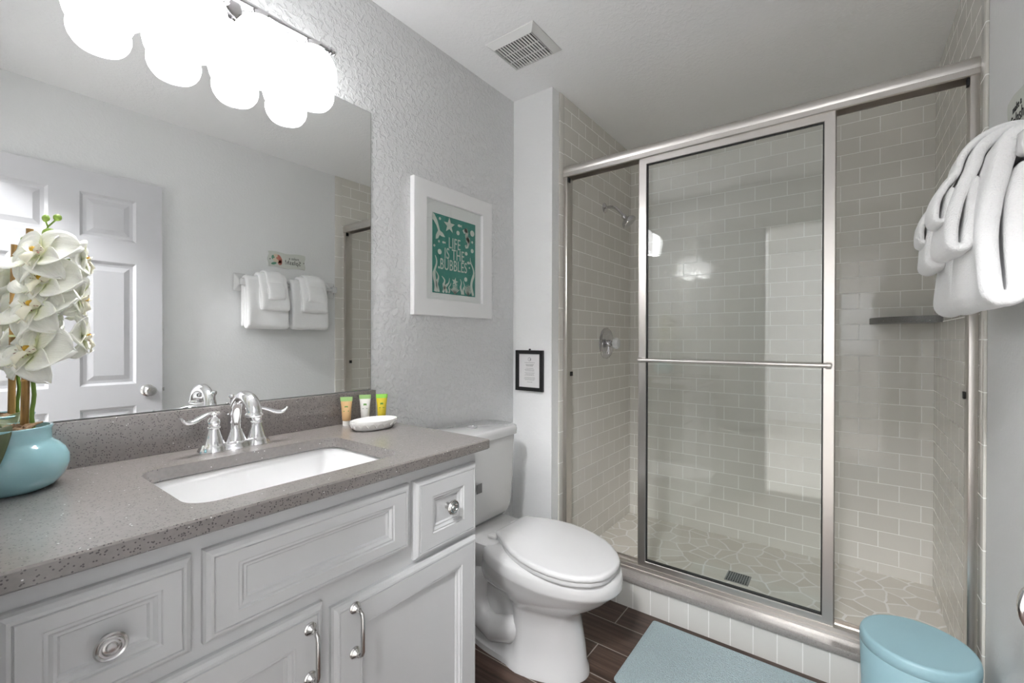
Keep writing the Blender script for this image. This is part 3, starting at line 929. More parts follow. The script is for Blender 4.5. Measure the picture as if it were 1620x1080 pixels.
# buds
def bud(p, q, r):
    p, q = Vector(p), Vector(q)
    b = MB()
    d = (q - p)
    n = 10
    b.tube([p + d * (i / n) for i in range(n + 1)], [max(0.0006, r * math.sin(PI * (0.04 + 0.9 * i / n)) ** 0.7) for i in range(n + 1)], 14)
    b.build('bud', M_BUD, orc, ang=80)
E_ = Vector(spts[-1])
bud((0.144, -0.024, 1.380), (0.165, -0.015, 1.390), 0.0085)
bud((0.155, -0.0245, 1.405), (0.156, -0.0215, 1.419), 0.0058)
bud((0.154, -0.011, 1.411), (0.158, -0.004, 1.422), 0.0064)
bs_ = MB()
bs_.tube([(0.146, -0.022, 1.386), (0.152, -0.020, 1.397), (0.155, -0.0235, 1.408)], 0.0016, 8)
bs_.tube([(0.152, -0.020, 1.397), (0.153, -0.015, 1.404), (0.155, -0.009, 1.413)], 0.0014, 8)
bs_.build('bud_stem', M_STEM, orc)

# ================================================================== COUNTER ITEMS
def toiletry(x, y, h, body, cap, label, name):
    t = thing(name, label, 'toiletry tube', (x, y, HC), 'toiletry tubes by the backsplash')
    # flat crimped end up, screw cap stands on the counter
    f = Vector((0.80, -0.60, 0)); sd = Vector((0.60, 0.80, 0))
    def ring(z, a, b_, n=28):
        return [Vector((x, y, HC + z)) + sd * (a * math.cos(2 * PI * i / n)) + f * (b_ * math.sin(2 * PI * i / n)) for i in range(n)]
    b = MB().loft([ring(0.016, 0.0125, 0.0125), ring(0.018, 0.0135, 0.0135), ring(0.035, 0.0145, 0.0125), ring(0.06, 0.016, 0.0085), ring(h - 0.014, 0.0185, 0.0028)])
    b.build('tube_body', body, t, ang=50)
    MB().loft([ring(h - 0.014, 0.0187, 0.003), ring(h - 0.010, 0.0192, 0.0024), ring(h, 0.0196, 0.0018)]).build('crimp', cap, t, ang=50)
    cap_m = body if name != 'x' else cap
    MB().loft([ring(0.0, 0.012, 0.012), ring(0.014, 0.0125, 0.0125), ring(0.016, 0.0115, 0.0115)]).build('screw_cap', M_TWHITE if body != M_TYELLOW else body, t, ang=50)
    q = Vector((x, y, HC + h - 0.034)) + f * 0.0082
    lg = MB()
    lg.loft([[q + sd * a + Vector((0, 0, c_)) + f * 0 for a, c_ in ((-0.005, -0.0045), (0.005, -0.0045), (0.005, 0.0045), (-0.005, 0.0045))],
             [q - f * 0.004 + sd * a + Vector((0, 0, c_)) for a, c_ in ((-0.005, -0.0045), (0.005, -0.0045), (0.005, 0.0045), (-0.005, 0.0045))]])
    lg.build('logo', M_GREENLOGO, t)
    q2 = Vector((x, y, HC + h - 0.046)) + f * 0.0098
    lb = MB()
    lb.loft([[q2 + sd * a + Vector((0, 0, c_)) for a, c_ in ((-0.0085, -0.0012), (0.0085, -0.0012), (0.0085, 0.0012), (-0.0085, 0.0012))],
             [q2 - f * 0.005 + sd * a + Vector((0, 0, c_)) for a, c_ in ((-0.0085, -0.0012), (0.0085, -0.0012), (0.0085, 0.0012), (-0.0085, 0.0012))]])
    lb.build('label_line', M_GREENLOGO if body != M_TWHITE else M_GREYINK, t)
toiletry(0.047, 0.684, 0.094, M_PEACH, M_LIME2, 'peach toiletry tube with pale green end standing by the backsplash', 'shampoo_tube')
toiletry(0.058, 0.748, 0.096, M_TWHITE, M_LIME2, 'white toiletry tube with pale green end behind the soap dish', 'lotion_tube')
toiletry(0.085, 0.796, 0.096, M_TYELLOW, M_LIME, 'yellow toiletry tube with bright lime end at the countertop corner', 'shower_gel_tube')

sd_ = MB()
def oval(cx, cy, a, b, z, n=72, sc=None):
    out = []
    for i in range(n):
        t = 2 * PI * i / n
        k = 1.0
        if sc: k = 1 + sc * abs(math.sin(t * 9))
        out.append((cx + b * k * math.cos(t), cy + a * k * math.sin(t), z))
    return out
dx, dy = 0.158, 0.712
sd_.loft([oval(dx, dy, 0.066, 0.042, HC), oval(dx, dy, 0.069, 0.045, HC + 0.003), oval(dx, dy, 0.072, 0.048, HC + 0.006, sc=0.0), oval(dx, dy, 0.076, 0.052, HC + 0.014, sc=0.02), oval(dx, dy, 0.079, 0.055, HC + 0.021, sc=0.03),
          oval(dx, dy, 0.0795, 0.0555, HC + 0.0265), oval(dx, dy, 0.079, 0.055, HC + 0.028), oval(dx, dy, 0.076, 0.052, HC + 0.028), oval(dx, dy, 0.073, 0.049, HC + 0.024), oval(dx, dy, 0.066, 0.042, HC + 0.0125), oval(dx, dy, 0.03, 0.02, HC + 0.011)])
sdo = tag(sd_.build('soap_dish', M_DISH, None, ang=70), 'oval white ceramic soap dish with scalloped rim in front of the tubes', 'soap dish')
sc_ = MB()
for i in range(18):
    t0 = 2 * PI * i / 18; t1 = 2 * PI * (i + 1) / 18
    pts = []
    for k in range(9):
        s_ = k / 8; t = t0 + (t1 - t0) * s_
        z = HC + 0.010 + 0.0125 * math.sin(PI * s_)
        q = (z - HC) / 0.028
        a, b = 0.0725 + 0.0085 * q, 0.0485 + 0.0085 * q
        pts.append((dx + b * math.cos(t), dy + a * math.sin(t), z))
    sc_.tube(pts, 0.0019, 6)
sc_.build('scalloped_relief', M_DISH, sdo)

# ================================================================== PICTURES
pf = thing('framed_print', 'white framed teal sea-life print with lettering on the wall above the toilet', 'picture', (0.0, 1.23, 1.56))
PY0, PY1, PZ0, PZ1 = 0.992, 1.470, 1.281, 1.827
fr = MB()
wd = 0.068
def frame_mesh(y0, y1, z0, z1, wd, d0, d1):
    b = MB()
    o_ = [(y0, z0), (y1, z0), (y1, z1), (y0, z1)]
    i_ = [(y0 + wd, z0 + wd), (y1 - wd, z0 + wd), (y1 - wd, z1 - wd), (y0 + wd, z1 - wd)]
    o2 = [(y0 + .002, z0 + .002), (y1 - .002, z0 + .002), (y1 - .002, z1 - .002), (y0 + .002, z1 - .002)]
    i2 = [(y0 + wd - .002, z0 + wd - .002), (y1 - wd + .002, z0 + wd - .002), (y1 - wd + .002, z1 - wd + .002), (y0 + wd - .002, z1 - wd + .002)]
    rings = [[(d0, *p) for p in o_], [(d1 - .002, *p) for p in o_], [(d1, *p) for p in o2], [(d1, *p) for p in i2], [(d1 - .002, *p) for p in i_], [(d0, *p) for p in i_], [(d0, *p) for p in o_]]
    b.loft(rings, False, False)
    return b
frame_mesh(PY0, PY1, PZ0, PZ1, wd, 0.001, 0.024).build('frame', M_WHITE, pf, ang=30)
MB().box(0.001, 0.010, PY0 + 0.05, PY1 - 0.05, PZ0 + 0.05, PZ1 - 0.05).build('mat_board', M_MAT, pf)
TY0, TY1, TZ0, TZ1 = 1.100, 1.3645, 1.3775, 1.708
pr = MB().box(0.010, 0.0106, TY0, TY1, TZ0, TZ1).build('print', M_TEAL, pf)
TX = 0.0107
TW, TH = TY1 - TY0, TZ1 - TZ0
def tp(u, v, d=0): return (TX + d, TY0 + u * TW, TZ1 - v * TH)
art = MB()
def blob(pts, t=0.0004): art.prism(pts, lambda u, v, d: tp(u, v, d), t)
def disc(u, v, r):
    blob([(u + r * math.cos(2 * PI * i / 20), v + r * TW / TH * math.sin(2 * PI * i / 20)) for i in range(20)])
def star(u, v, r, rot=0.0, k=0.42):
    blob([(u + (r if i % 2 == 0 else r * k) * math.sin(PI * i / 5 + rot), v - (r if i % 2 == 0 else r * k) * TW / TH * math.cos(PI * i / 5 + rot)) for i in range(10)])
def ribbon(pts, w):
    L_, R_ = [], []
    for i, (u, v) in enumerate(pts):
        a = pts[max(0, i - 1)]; b = pts[min(len(pts) - 1, i + 1)]
        du, dv = b[0] - a[0], (b[1] - a[1]) * TH / TW
        n_ = math.hypot(du, dv) or 1
        ww = w * (1 - i / (len(pts) - 0.5)) ** 0.5 if i > len(pts) * 0.5 else w
        L_.append((u - dv / n_ * ww, v + du / n_ * ww * TW / TH)); R_.append((u + dv / n_ * ww, v - du / n_ * ww * TW / TH))
    blob(L_ + R_[::-1])
for u, v, r in ((0.16, 0.055, 0.022), (0.57, 0.175, 0.037), (0.92, 0.13, 0.052), (0.92, 0.25, 0.022), (0.92, 0.37, 0.036), (0.77, 0.425, 0.032), (0.14, 0.345, 0.02), (0.04, 0.41, 0.02), (0.155, 0.475, 0.042), (0.14, 0.675, 0.02), (0.76, 0.775, 0.037), (0.85, 0.61, 0.016)):
    disc(u, v, r)
star(0.37, 0.11, 0.13); star(0.50, 0.83, 0.075, 0.2)
# fish
def fish(u, v, s):
    blob([(u + s * math.cos(2 * PI * i / 14), v + 0.6 * s * TW / TH * math.sin(2 * PI * i / 14)) for i in range(14)])
    blob([(u + s * 0.7, v), (u + s * 1.7, v - 0.55 * s), (u + s * 1.5, v), (u + s * 1.7, v + 0.55 * s)])
fish(0.60, 0.075, 0.038); fish(0.24, 0.345, 0.03); fish(0.83, 0.545, 0.04)
# seahorse as a curling ribbon with a head
ribbon([(0.70, 0.145), (0.765, 0.105), (0.79, 0.14), (0.775, 0.185), (0.80, 0.225), (0.835, 0.255), (0.82, 0.30), (0.80, 0.335), (0.765, 0.345), (0.75, 0.32), (0.775, 0.31)], 0.034)
disc(0.765, 0.115, 0.042)
disc(0.81, 0.235, 0.052)
# fish tail sweeping down from the corner
blob([(0.0, 0.0), (0.045, 0.02), (0.10, 0.08), (0.14, 0.16), (0.16, 0.205), (0.22, 0.225), (0.275, 0.275), (0.20, 0.275), (0.155, 0.262), (0.12, 0.31), (0.07, 0.325), (0.075, 0.27), (0.12, 0.21), (0.085, 0.15), (0.03, 0.10), (0.0, 0.085)])
def weed(u0, v1, amp, w, ph, lean=0.0):
    pts = []
    for i in range(22):
        t = i / 21
        pts.append((min(0.985, max(0.015, u0 + lean * t + amp * math.sin(ph + 9 * t) * (0.4 + t * 0.6))), 0.985 - (0.985 - v1) * t))
    ribbon(pts, w)
weed(0.06, 0.53, 0.035, 0.030, 0.5, 0.0); weed(0.12, 0.72, 0.03, 0.024, 1.5, -0.02); weed(0.30, 0.78, 0.03, 0.026, 1.0, -0.08); weed(0.22, 0.79, 0.02, 0.020, 2.0, 0.18)
weed(0.36, 0.85, 0.02, 0.014, 0, 0.03); weed(0.66, 0.78, 0.018, 0.018, 1, -0.03); weed(0.70, 0.80, 0.02, 0.016, 2.2, 0.02); weed(0.93, 0.47, 0.05, 0.026, 2.4, -0.01)
for bu in (0.50, 0.82):
    for k in range(-3, 4):
        ribbon([(bu, 0.985), (bu + k * 0.02, 0.95), (bu + k * 0.034, 0.89 + 0.012 * abs(k) - (0.05 if bu > 0.6 else 0))], 0.010)
    for k in range(5):
        ribbon([(bu - 0.05, 0.965 - k * 0.02), (bu, 0.955 - k * 0.02), (bu + 0.06, 0.94 - k * 0.022)], 0.007)
art.build('sea_life_drawing', M_INK, pr, smooth=False)
for s_, v_, u_, sz in (('LIFE', 0.400, 0.490, 0.066), ('IS THE', 0.545, 0.490, 0.066), ('BUBBLES', 0.690, 0.475, 0.066)):
    text('lettering', s_, sz, tp(u_, v_, 0.0003), (0, 1, 0), M_INK, pr, 0.63, bold=0.003)
MB().box(0.0135, 0.0145, PY0 + wd - 0.001, PY1 - wd + 0.001, PZ0 + wd - 0.001, PZ1 - wd + 0.001).build('glazing', M_GLASS, pf)

# small notice on the stub wall
nf = thing('notice_frame', 'small black framed printed notice on the wall beside the shower', 'picture', (0.113, YB, 1.03))
NX0, NX1, NZ0, NZ1 = 0.026, 0.190, 0.927, 1.130
b = MB()
w_ = 0.018
yo = [YB - 0.001, YB - 0.016]
for x0, x1, z0, z1 in ((NX0, NX0 + w_, NZ0, NZ1), (NX1 - w_, NX1, NZ0, NZ1), (NX0 + w_, NX1 - w_, NZ0, NZ0 + w_), (NX0 + w_, NX1 - w_, NZ1 - w_, NZ1)):
    b.box(x0, x1, YB - 0.017, YB - 0.001, z0, z1, 0.001, 1)
b.build('frame', M_BLACK, nf)
MB().box(NX0 + w_ - 0.002, NX1 - w_ + 0.002, YB - 0.008, YB - 0.002, NZ0 + w_ - 0.002, NZ1 - w_ + 0.002).build('notice_paper', M_PAPER, nf)
MB().lathe([(0.004, 0), (0.004, 0.008), (0.0, 0.009)], (0.108, YB - 0.002, NZ1 + 0.004), (0, -1, 0), 10).build('hanger', M_BLACK, nf)
ln = MB()
cxn = 0.108
rowsn = [(0.050, 0.058, 1), (0.060, 0.046, 1.6), (0.066, 0.040, 1.6), (0.078, 0.044, 1), (0.085, 0.056, 1), (0.091, 0.052, 1), (0.101, 0.058, 1), (0.107, 0.046, 1), (0.113, 0.06, 1), (0.124, 0.058, 1), (0.130, 0.064, 1), (0.136, 0.056, 1), (0.147, 0.03, 1)]
for dz, wl, k in rowsn:
    x = cxn - wl / 2
    while x < cxn + wl / 2:
        l_ = random.uniform(0.004, 0.010)
        ln.box(x, min(x + l_, cxn + wl / 2 + 0.002), YB - 0.0084, YB - 0.0079, NZ1 - 0.012 - dz - 0.0010 * k, NZ1 - 0.012 - dz + 0.0010 * k)
        x += l_ + 0.0016
ln.box(cxn + 0.002, cxn + 0.008, YB - 0.0084, YB - 0.0079, NZ1 - 0.05, NZ1 - 0.042)
ln.lathe([(0.0095, 0), (0.0095, 0.0006), (0.0075, 0.0006), (0.0075, 0)], (cxn, YB - 0.0078, NZ1 - 0.045), (0, -1, 0), 20)
ln.build('printed_lines', M_GREYINK, nf, smooth=False)

# ================================================================== CEILING VENT
ve = thing('exhaust_vent', 'white square slotted exhaust fan grille on the ceiling', 'vent', (0.293, 1.352, H))
vb = MB()
vx0, vx1, vy0, vy1 = 0.173, 0.411, 1.243, 1.459
ix0, ix1, iy0, iy1 = 0.200, 0.384, 1.272, 1.430
rings = []
for (a, b_, c, d, z) in ((vx0, vx1, vy0, vy1, H - 0.0005), (vx0 + .001, vx1 - .001, vy0 + .001, vy1 - .001, H - 0.004), (ix0 - .003, ix1 + .003, iy0 - .003, iy1 + .003, H - 0.022), (ix0, ix1, iy0, iy1, H - 0.022), (ix0, ix1, iy0, iy1, H - 0.010)):
    rings.append([(a, c, z), (b_, c, z), (b_, d, z), (a, d, z)])
vb.loft(rings, True, False).build('housing', M_VENT, ve, ang=15)
MB().box(ix0, ix1, iy0, iy1, H - 0.011, H - 0.009).build('recess_shadow', M_DARK, ve)  # black sheet painted as the shade behind the slats
sl = MB()
ns = 14
for i in range(ns + 1):
    x = ix0 + (ix1 - ix0) * i / ns
    sl.box(x - 0.0036, x + 0.0036, iy0, iy1, H - 0.022, H - 0.0195)
for k in (0.36, 0.68):
    y = iy0 + (iy1 - iy0) * k
    sl.box(ix0, ix1, y - 0.002, y + 0.002, H - 0.0218, H - 0.0197)
sl.build('grille', M_VENT, ve)

# ================================================================== TOILET
TYC = 1.235
to = thing('toilet', 'white two-piece toilet with closed lid between vanity and shower', 'toilet', (0.4, TYC, 0))
def smooth(a, b, x):
    t = max(0, min(1, (x - a) / (b - a))); return t * t * (3 - 2 * t)
def egg(xb, xf, hw, z, n=64, xm=None, sq=2.3, pinch=0.0, px=0.42):
    """closed outline, blunt at the back (xb) and round at the front (xf)"""
    xm = xm if xm is not None else xb + (xf - xb) * 0.5
    out = []
    for i in range(n):
        t = 2 * PI * i / n
        c, s_ = math.cos(t), math.sin(t)
        if c >= 0:
            x = xm + (xf - xm) * c; y = hw * s_
        else:
            q = abs(c) ** (2 / 2.6); x = xm - (xm - xb) * q; y = hw * (1 - 0.14 * q * q * smooth(0.2, 0.33, z)) * (1 if s_ >= 0 else -1) * abs(s_) ** (2 / sq)
        if pinch:
            y *= 1 - pinch * (1 - smooth(px - 0.05, px + 0.02, x))
        y += -0.085 * max(0.0, x - 0.25) * smooth(0.08, 0.30, z)
        out.append((x, TYC + y, z))
    return out
bw = MB()
bw.loft([egg(0.12, 0.655, 0.138, 0.0, pinch=0.12), egg(0.12, 0.653, 0.136, 0.02, pinch=0.12), egg(0.13, 0.645, 0.128, 0.04, pinch=0.34), egg(0.14, 0.640, 0.122, 0.10, pinch=0.40),
         egg(0.15, 0.634, 0.118, 0.17, pinch=0.40), egg(0.16, 0.634, 0.118, 0.222, pinch=0.36), egg(0.17, 0.648, 0.125, 0.243, pinch=0.28), egg(0.18, 0.682, 0.141, 0.267, pinch=0.14),
         egg(0.19, 0.724, 0.156, 0.298, pinch=0.05), egg(0.20, 0.758, 0.168, 0.328), egg(0.205, 0.779, 0.174, 0.350), egg(0.206, 0.790, 0.179, 0.360), egg(0.207, 0.794, 0.181, 0.368), egg(0.207, 0.794, 0.181, 0.395), egg(0.21, 0.789, 0.177, 0.410), egg(0.22, 0.775, 0.165, 0.416)])
bowl = bw.build('bowl', M_PORC, to, ang=50)
tw = MB()
for s_ in (-1, 1):
    y = TYC + s_ * 0.070
    tw.tube([(0.50, y - s_ * 0.02, 0.16), (0.44, y, 0.145), (0.37, y, 0.10), (0.30, y, 0.075), (0.235, y, 0.10), (0.20, y, 0.17), (0.215, y, 0.25), (0.26, y - s_ * 0.01, 0.30), (0.30, y - s_ * 0.03, 0.34)], [0.03, 0.044, 0.05, 0.052, 0.05, 0.048, 0.046, 0.044, 0.03], 18)
tw.build('trapway', M_PORC, bowl)
dk = MB()
def rr_(x0, x1, hw, z, r): return [(x, y, z) for x, y in rrect(x0, x1, TYC - hw, TYC + hw, r, 6)]
dk.loft([rr_(0.03, 0.34, 0.10, 0.30, 0.03), rr_(0.025, 0.34, 0.125, 0.36, 0.035), rr_(0.022, 0.34, 0.138, 0.395, 0.04), rr_(0.022, 0.33, 0.138, 0.414, 0.04), rr_(0.030, 0.32, 0.130, 0.420, 0.04)])
dk.build('deck', M_PORC, bowl, ang=50)
tk = MB()
def tank_ring(hw, xf, z, r, bow=0.018, n=10):
    pts = []
    x0 = 0.02
    out = [(x, y) for x, y in rrect(x0, xf, TYC - hw, TYC + hw, r, n)]
    for x, y in out:
        k = (x - x0) / (xf - x0)
        u = (y - TYC) / hw
        pts.append((x + bow * k * (1 - u * u), y, z))
    return pts
tk.loft([tank_ring(0.175, 0.170, 0.425, 0.05), tank_ring(0.190, 0.182, 0.440, 0.05), tank_ring(0.197, 0.187, 0.47, 0.05), tank_ring(0.207, 0.193, 0.62, 0.05), tank_ring(0.212, 0.196, 0.768, 0.05)])
tank = tk.build('tank', M_PORC, to, ang=50)
MB().loft([tank_ring(0.216, 0.200, 0.766, 0.055, 0.02), tank_ring(0.223, 0.206, 0.770, 0.06, 0.02), tank_ring(0.225, 0.208, 0.790, 0.062, 0.02), tank_ring(0.223, 0.206, 0.802, 0.062, 0.02), tank_ring(0.214, 0.198, 0.808, 0.058, 0.02)]).build('tank_lid', M_PORC, to, ang=50)
MB().lathe([(0.026, 0), (0.026, 0.003), (0.022, 0.0045), (0.021, 0.003), (0.0, 0.003)], (0.102, TYC + 0.005, 0.808), seg=32).build('flush_button', M_CHROME, to)
MB().box(0.2105, 0.214, 1.150, 1.181, 0.572, 0.609, 0.0005, 1).build('sticker', M_STICKER, tank)
LIDH = [(0.300, 0.0), (0.300, 0.05), (0.300, 0.092), (0.305, 0.099), (0.318, 0.104), (0.345, 0.116), (0.39, 0.143), (0.44, 0.163), (0.50, 0.176), (0.56, 0.179), (0.62, 0.172), (0.67, 0.157), (0.715, 0.133), (0.75, 0.103), (0.775, 0.068), (0.785, 0.035), (0.788, 0.0)]
def lid_o(k, z):
    xm = 0.56
    half = []
    for (xa, ha), (xb, hb_) in zip(LIDH, LIDH[1:]):
        for i in range(3): half.append((xa + (xb - xa) * i / 3, ha + (hb_ - ha) * i / 3))
    half.append(LIDH[-1])
    pts = half + [(x, -h) for x, h in half[-2:0:-1]]
    return [(xm + (x - xm) * k, 1.256 - 0.185 * (xm + (x - xm) * k - 0.3) + h * k, z) for x, h in pts]
MB().loft([lid_o(0.955, 0.414), lid_o(0.97, 0.417), lid_o(0.975, 0.422), lid_o(0.97, 0.430), lid_o(0.95, 0.4315)]).build('seat', M_SEAT, to, ang=50)
MB().loft([lid_o(0.985, 0.433), lid_o(0.998, 0.436), lid_o(1.0, 0.441), lid_o(0.993, 0.447), lid_o(0.975, 0.4505), lid_o(0.93, 0.452), lid_o(0.4, 0.4535)]).build('lid', M_SEAT, to, ang=50)
for s_ in (-1, 1):
    MB().box(0.270, 0.31, TYC + s_ * 0.072 - 0.018, TYC + s_ * 0.072 + 0.018, 0.418, 0.433, 0.005, 3).build('hinge', M_SEAT, to)
sv = MB().tube([(0.02, 1.075, 0.20), (0.06, 1.075, 0.20), (0.075, 1.075, 0.215), (0.075, 1.08, 0.3), (0.085, 1.10, 0.42)], 0.006, 10)
sv.build('supply_line', M_NICKEL_D, to)

# ================================================================== SHOWER ENCLOSURE
se = thing('shower_enclosure', 'brushed nickel framed sliding glass shower enclosure on the curb', 'shower door', (0.97, 1.80, 0.139))
XL, XR = A + 0.006, W - 0.006
def extr_x(prof, x0, x1, name, mat, parent, ang=25):
    return MB().loft([[(x0, y, z) for y, z in prof], [(x1, y, z) for y, z in prof]]).build(name, mat, parent, ang=ang)
YH = 1.762
hp = [(YH + 0.004, 1.992), (YH, 1.994), (YH, 2.011), (YH + 0.003, 2.013)]
hp += [(YH + 0.003 - 0.003 * math.sin(PI * i / 8), 2.013 + 0.030 * i / 8) for i in range(1, 8)]
hp += [(YH + 0.006, 2.045), (YH + 0.012, 2.049), (YH + 0.062, 2.049), (YH + 0.066, 2.045), (YH + 0.066, 1.992), (YH + 0.062, 1.992), (YH + 0.062, 2.034), (YH + 0.008, 2.034), (YH + 0.008, 1.992)]
extr_x(hp, A + 0.0062, W - 0.0062, 'header', M_NICKEL, se)
for x0, x1 in ((XL, XL + 0.022), (XR - 0.022, XR)):
    j = MB().box(x0, x1, YH + 0.006, YH + 0.062, 0.165, 1.994, 0.002).build('jamb', M_NICKEL, se)
    xb0, xb1 = (x1, x1 + 0.006) if x0 < 1 else (x0 - 0.006, x0)
    MB().box(xb0, xb1, YH + 0.040, YH + 0.060, 1.000, 1.022, 0.001).build('bumper', M_RUBBER, j)
    MB().box(xb0, xb1, YH + 0.010, YH + 0.030, 1.968, 1.992, 0.001).build('bumper', M_RUBBER, j)
trk = [(YH + 0.006, 0.139), (YH + 0.006, 0.150), (YH + 0.011, 0.152), (YH + 0.011, 0.166), (YH + 0.014, 0.168), (YH + 0.034, 0.168), (YH + 0.034, 0.158), (YH + 0.056, 0.158), (YH + 0.056, 0.176), (YH + 0.062, 0.176), (YH + 0.062, 0.139)]
extr_x(trk, XL, XR, 'bottom_track', M_NICKEL, se)
def slider(x0, x1, y, z0, z1, name, bar, label):
    fwid, th = 0.034, 0.020
    b = MB()
    out = [(x0, z0), (x1, z0), (x1, z1), (x0, z1)]
    inn = [(x0 + fwid, z0 + 0.026), (x1 - fwid, z0 + 0.026), (x1 - fwid, z1 - 0.030), (x0 + fwid, z1 - 0.030)]
    ir = [(x0 + fwid + .003, z0 + 0.029), (x1 - fwid - .003, z0 + 0.029), (x1 - fwid - .003, z1 - 0.033), (x0 + fwid + .003, z1 - 0.033)]
    f_ = [(x0 + .0015, z0 + .0015), (x1 - .0015, z0 + .0015), (x1 - .0015, z1 - .0015), (x0 + .0015, z1 - .0015)]
    fi = [(x0 + fwid - .0015, z0 + 0.0245), (x1 - fwid + .0015, z0 + 0.0245), (x1 - fwid + .0015, z1 - 0.0285), (x0 + fwid - .0015, z1 - 0.0285)]
    b.loft([[(x, y + th, z) for x, z in out], [(x, y + .0015, z) for x, z in out], [(x, y, z) for x, z in f_], [(x, y, z) for x, z in fi], [(x, y + .0015, z) for x, z in inn], [(x, y + th, z) for x, z in inn], [(x, y + th, z) for x, z in out]], False, False)
    d = b.build(name, M_NICKEL, se, ang=25)
    d['label'] = label
    g_ = MB()
    gk = 0.004
    a0, a1, c0, c1 = x0 + fwid, x1 - fwid, z0 + 0.026, z1 - 0.030
    for q in ((a0, a0 + gk, c0, c1), (a1 - gk, a1, c0, c1), (a0 + gk, a1 - gk, c0, c0 + gk), (a0 + gk, a1 - gk, c1 - gk, c1)):
        g_.box(q[0], q[1], y + 0.005, y + 0.016, q[2], q[3])
    g_.build('gasket', M_RUBBER, d)
    MB().box(a0 + 0.001, a1 - 0.001, y + 0.008, y + 0.013, c0 + 0.001, c1 - 0.001).build('glass_pane', M_GLASS, d)
    if bar:
        zb = 1.094
        tb = MB().tube([(x0 + 0.010, y - 0.028, zb), (x1 - 0.012, y - 0.028, zb)], 0.0085, 18)
        for xx in (x0 + 0.017, x1 - 0.017):
            tb.lathe([(0.011, 0), (0.011, 0.003), (0.008, 0.005), (0.008, 0.03), (0.0, 0.030)], (xx, y, zb), (0, -1, 0), 16)
            tb.lathe([(0.0105, -0.008), (0.0115, -0.004), (0.0115, 0.004), (0.0105, 0.008)], (xx, y - 0.028, zb), (1, 0, 0), 16)
        tb.build('towel_bar', M_NICKEL, d)
    return d
slider(0.628, 1.342, YH + 0.010, 0.170, 1.994, 'sliding_door', True, 'outer glass door with towel bar')
slider(0.616, 1.3435, YH + 0.036, 0.160, 2.010, 'sliding_door', False, 'inner glass door')

# shower fittings
shd = thing('showerhead', 'chrome shower head on a bent arm high on the tiled shower wall', 'shower head', (A + 0.006, 2.243, 1.955))
XA = A + 0.006
MB().lathe([(0.030, 0), (0.030, 0.002), (0.026, 0.006), (0.012, 0.011), (0.010, 0.012)], (XA, 2.243, 1.955), (1, 0, 0), 32).build('flange', M_FIXTURE, shd)
arm = bez((XA, 2.243, 1.955), (XA + 0.05, 2.243, 1.957), (XA + 0.07, 2.243, 1.955), (XA + 0.115, 2.243, 1.890), 16)
MB().tube(arm, 0.0085, 16).build('arm', M_FIXTURE, shd)
ha = (Vector(arm[-1]) - Vector(arm[-2])).normalized()
MB().lathe([(0.010, -0.004), (0.014, 0.002), (0.015, 0.010), (0.012, 0.016), (0.022, 0.024), (0.038, 0.034), (0.044, 0.046), (0.044, 0.056), (0.040, 0.060), (0.0, 0.061)], arm[-1], (0.62, 0.15, -0.76), 36).build('head', M_FIXTURE, shd)
val = thing('shower_valve', 'round chrome shower valve with clear knob on the tiled shower wall', 'shower valve', (XA, 2.266, 1.163))
MB().lathe([(0.092, 0), (0.092, 0.004), (0.086, 0.011), (0.078, 0.014), (0.074, 0.012), (0.060, 0.014), (0.035, 0.018), (0.0, 0.019)], (XA, 2.266, 1.163), (1, 0, 0), 56).build('escutcheon', M_FIXTURE, val)
MB().lathe([(0.020, 0.015), (0.020, 0.035), (0.016, 0.037), (0.016, 0.05), (0.0, 0.05)], (XA, 2.266, 1.163), (1, 0, 0), 28).box(XA + 0.0185, XA + 0.022, 2.262, 2.270, 1.10, 1.145).build('sleeve', M_FIXTURE, val)
kb = MB()
pr_ = [(0.016, 0.046), (0.026, 0.050), (0.031, 0.058), (0.031, 0.072), (0.026, 0.080), (0.0, 0.082)]
rings = []
for r_, h_ in pr_:
    rings.append([(XA + h_, 2.266 + r_ * (1 + 0.06 * math.cos(8 * t)) * math.cos(t), 1.163 + r_ * (1 + 0.06 * math.cos(8 * t)) * math.sin(t)) for t in (2 * PI * i / 64 for i in range(64))])
kb.loft(rings).build('knob', M_ACRYLIC, val)
# corner shelf
cs_ = MB()
qp = [(W - 0.0065, YS - 0.0005)] + [(W - 0.0065 - 0.232 * math.sin(R(90) * i / 20) ** 1.0, YS - 0.0005 - 0.232 * math.cos(R(90) * i / 20)) for i in range(21)]
zsh = 1.262
cs_.loft([[(x, y, zsh) for x, y in qp], [(x, y, zsh + 0.028) for x, y in qp]])
tag(cs_.build('corner_shelf', M_SHELF, None, ang=40), 'dark stone quarter-round shelf in the shower corner', 'shelf')
# drain
dn = thing('shower_drain', 'square slotted metal drain in the stone shower floor', 'drain', (0.965, 2.17, ZF))
MB().box(0.915, 1.017, 2.12, 2.222, ZF - 0.002, ZF + 0.002, 0.0008, 1).build('drain_plate', M_DRAIN, dn)
g2 = MB()
for i in range(9):
    for j_ in range(5):
        x = 0.921 + i * 0.0102; y = 2.126 + j_ * 0.0185
        g2.box(x, x + 0.0055, y, y + 0.015, ZF + 0.0015, ZF + 0.0023)
g2.build('slot_shadows', M_DARK, dn)  # thin black blocks on the plate, coloured as the shade in its openings

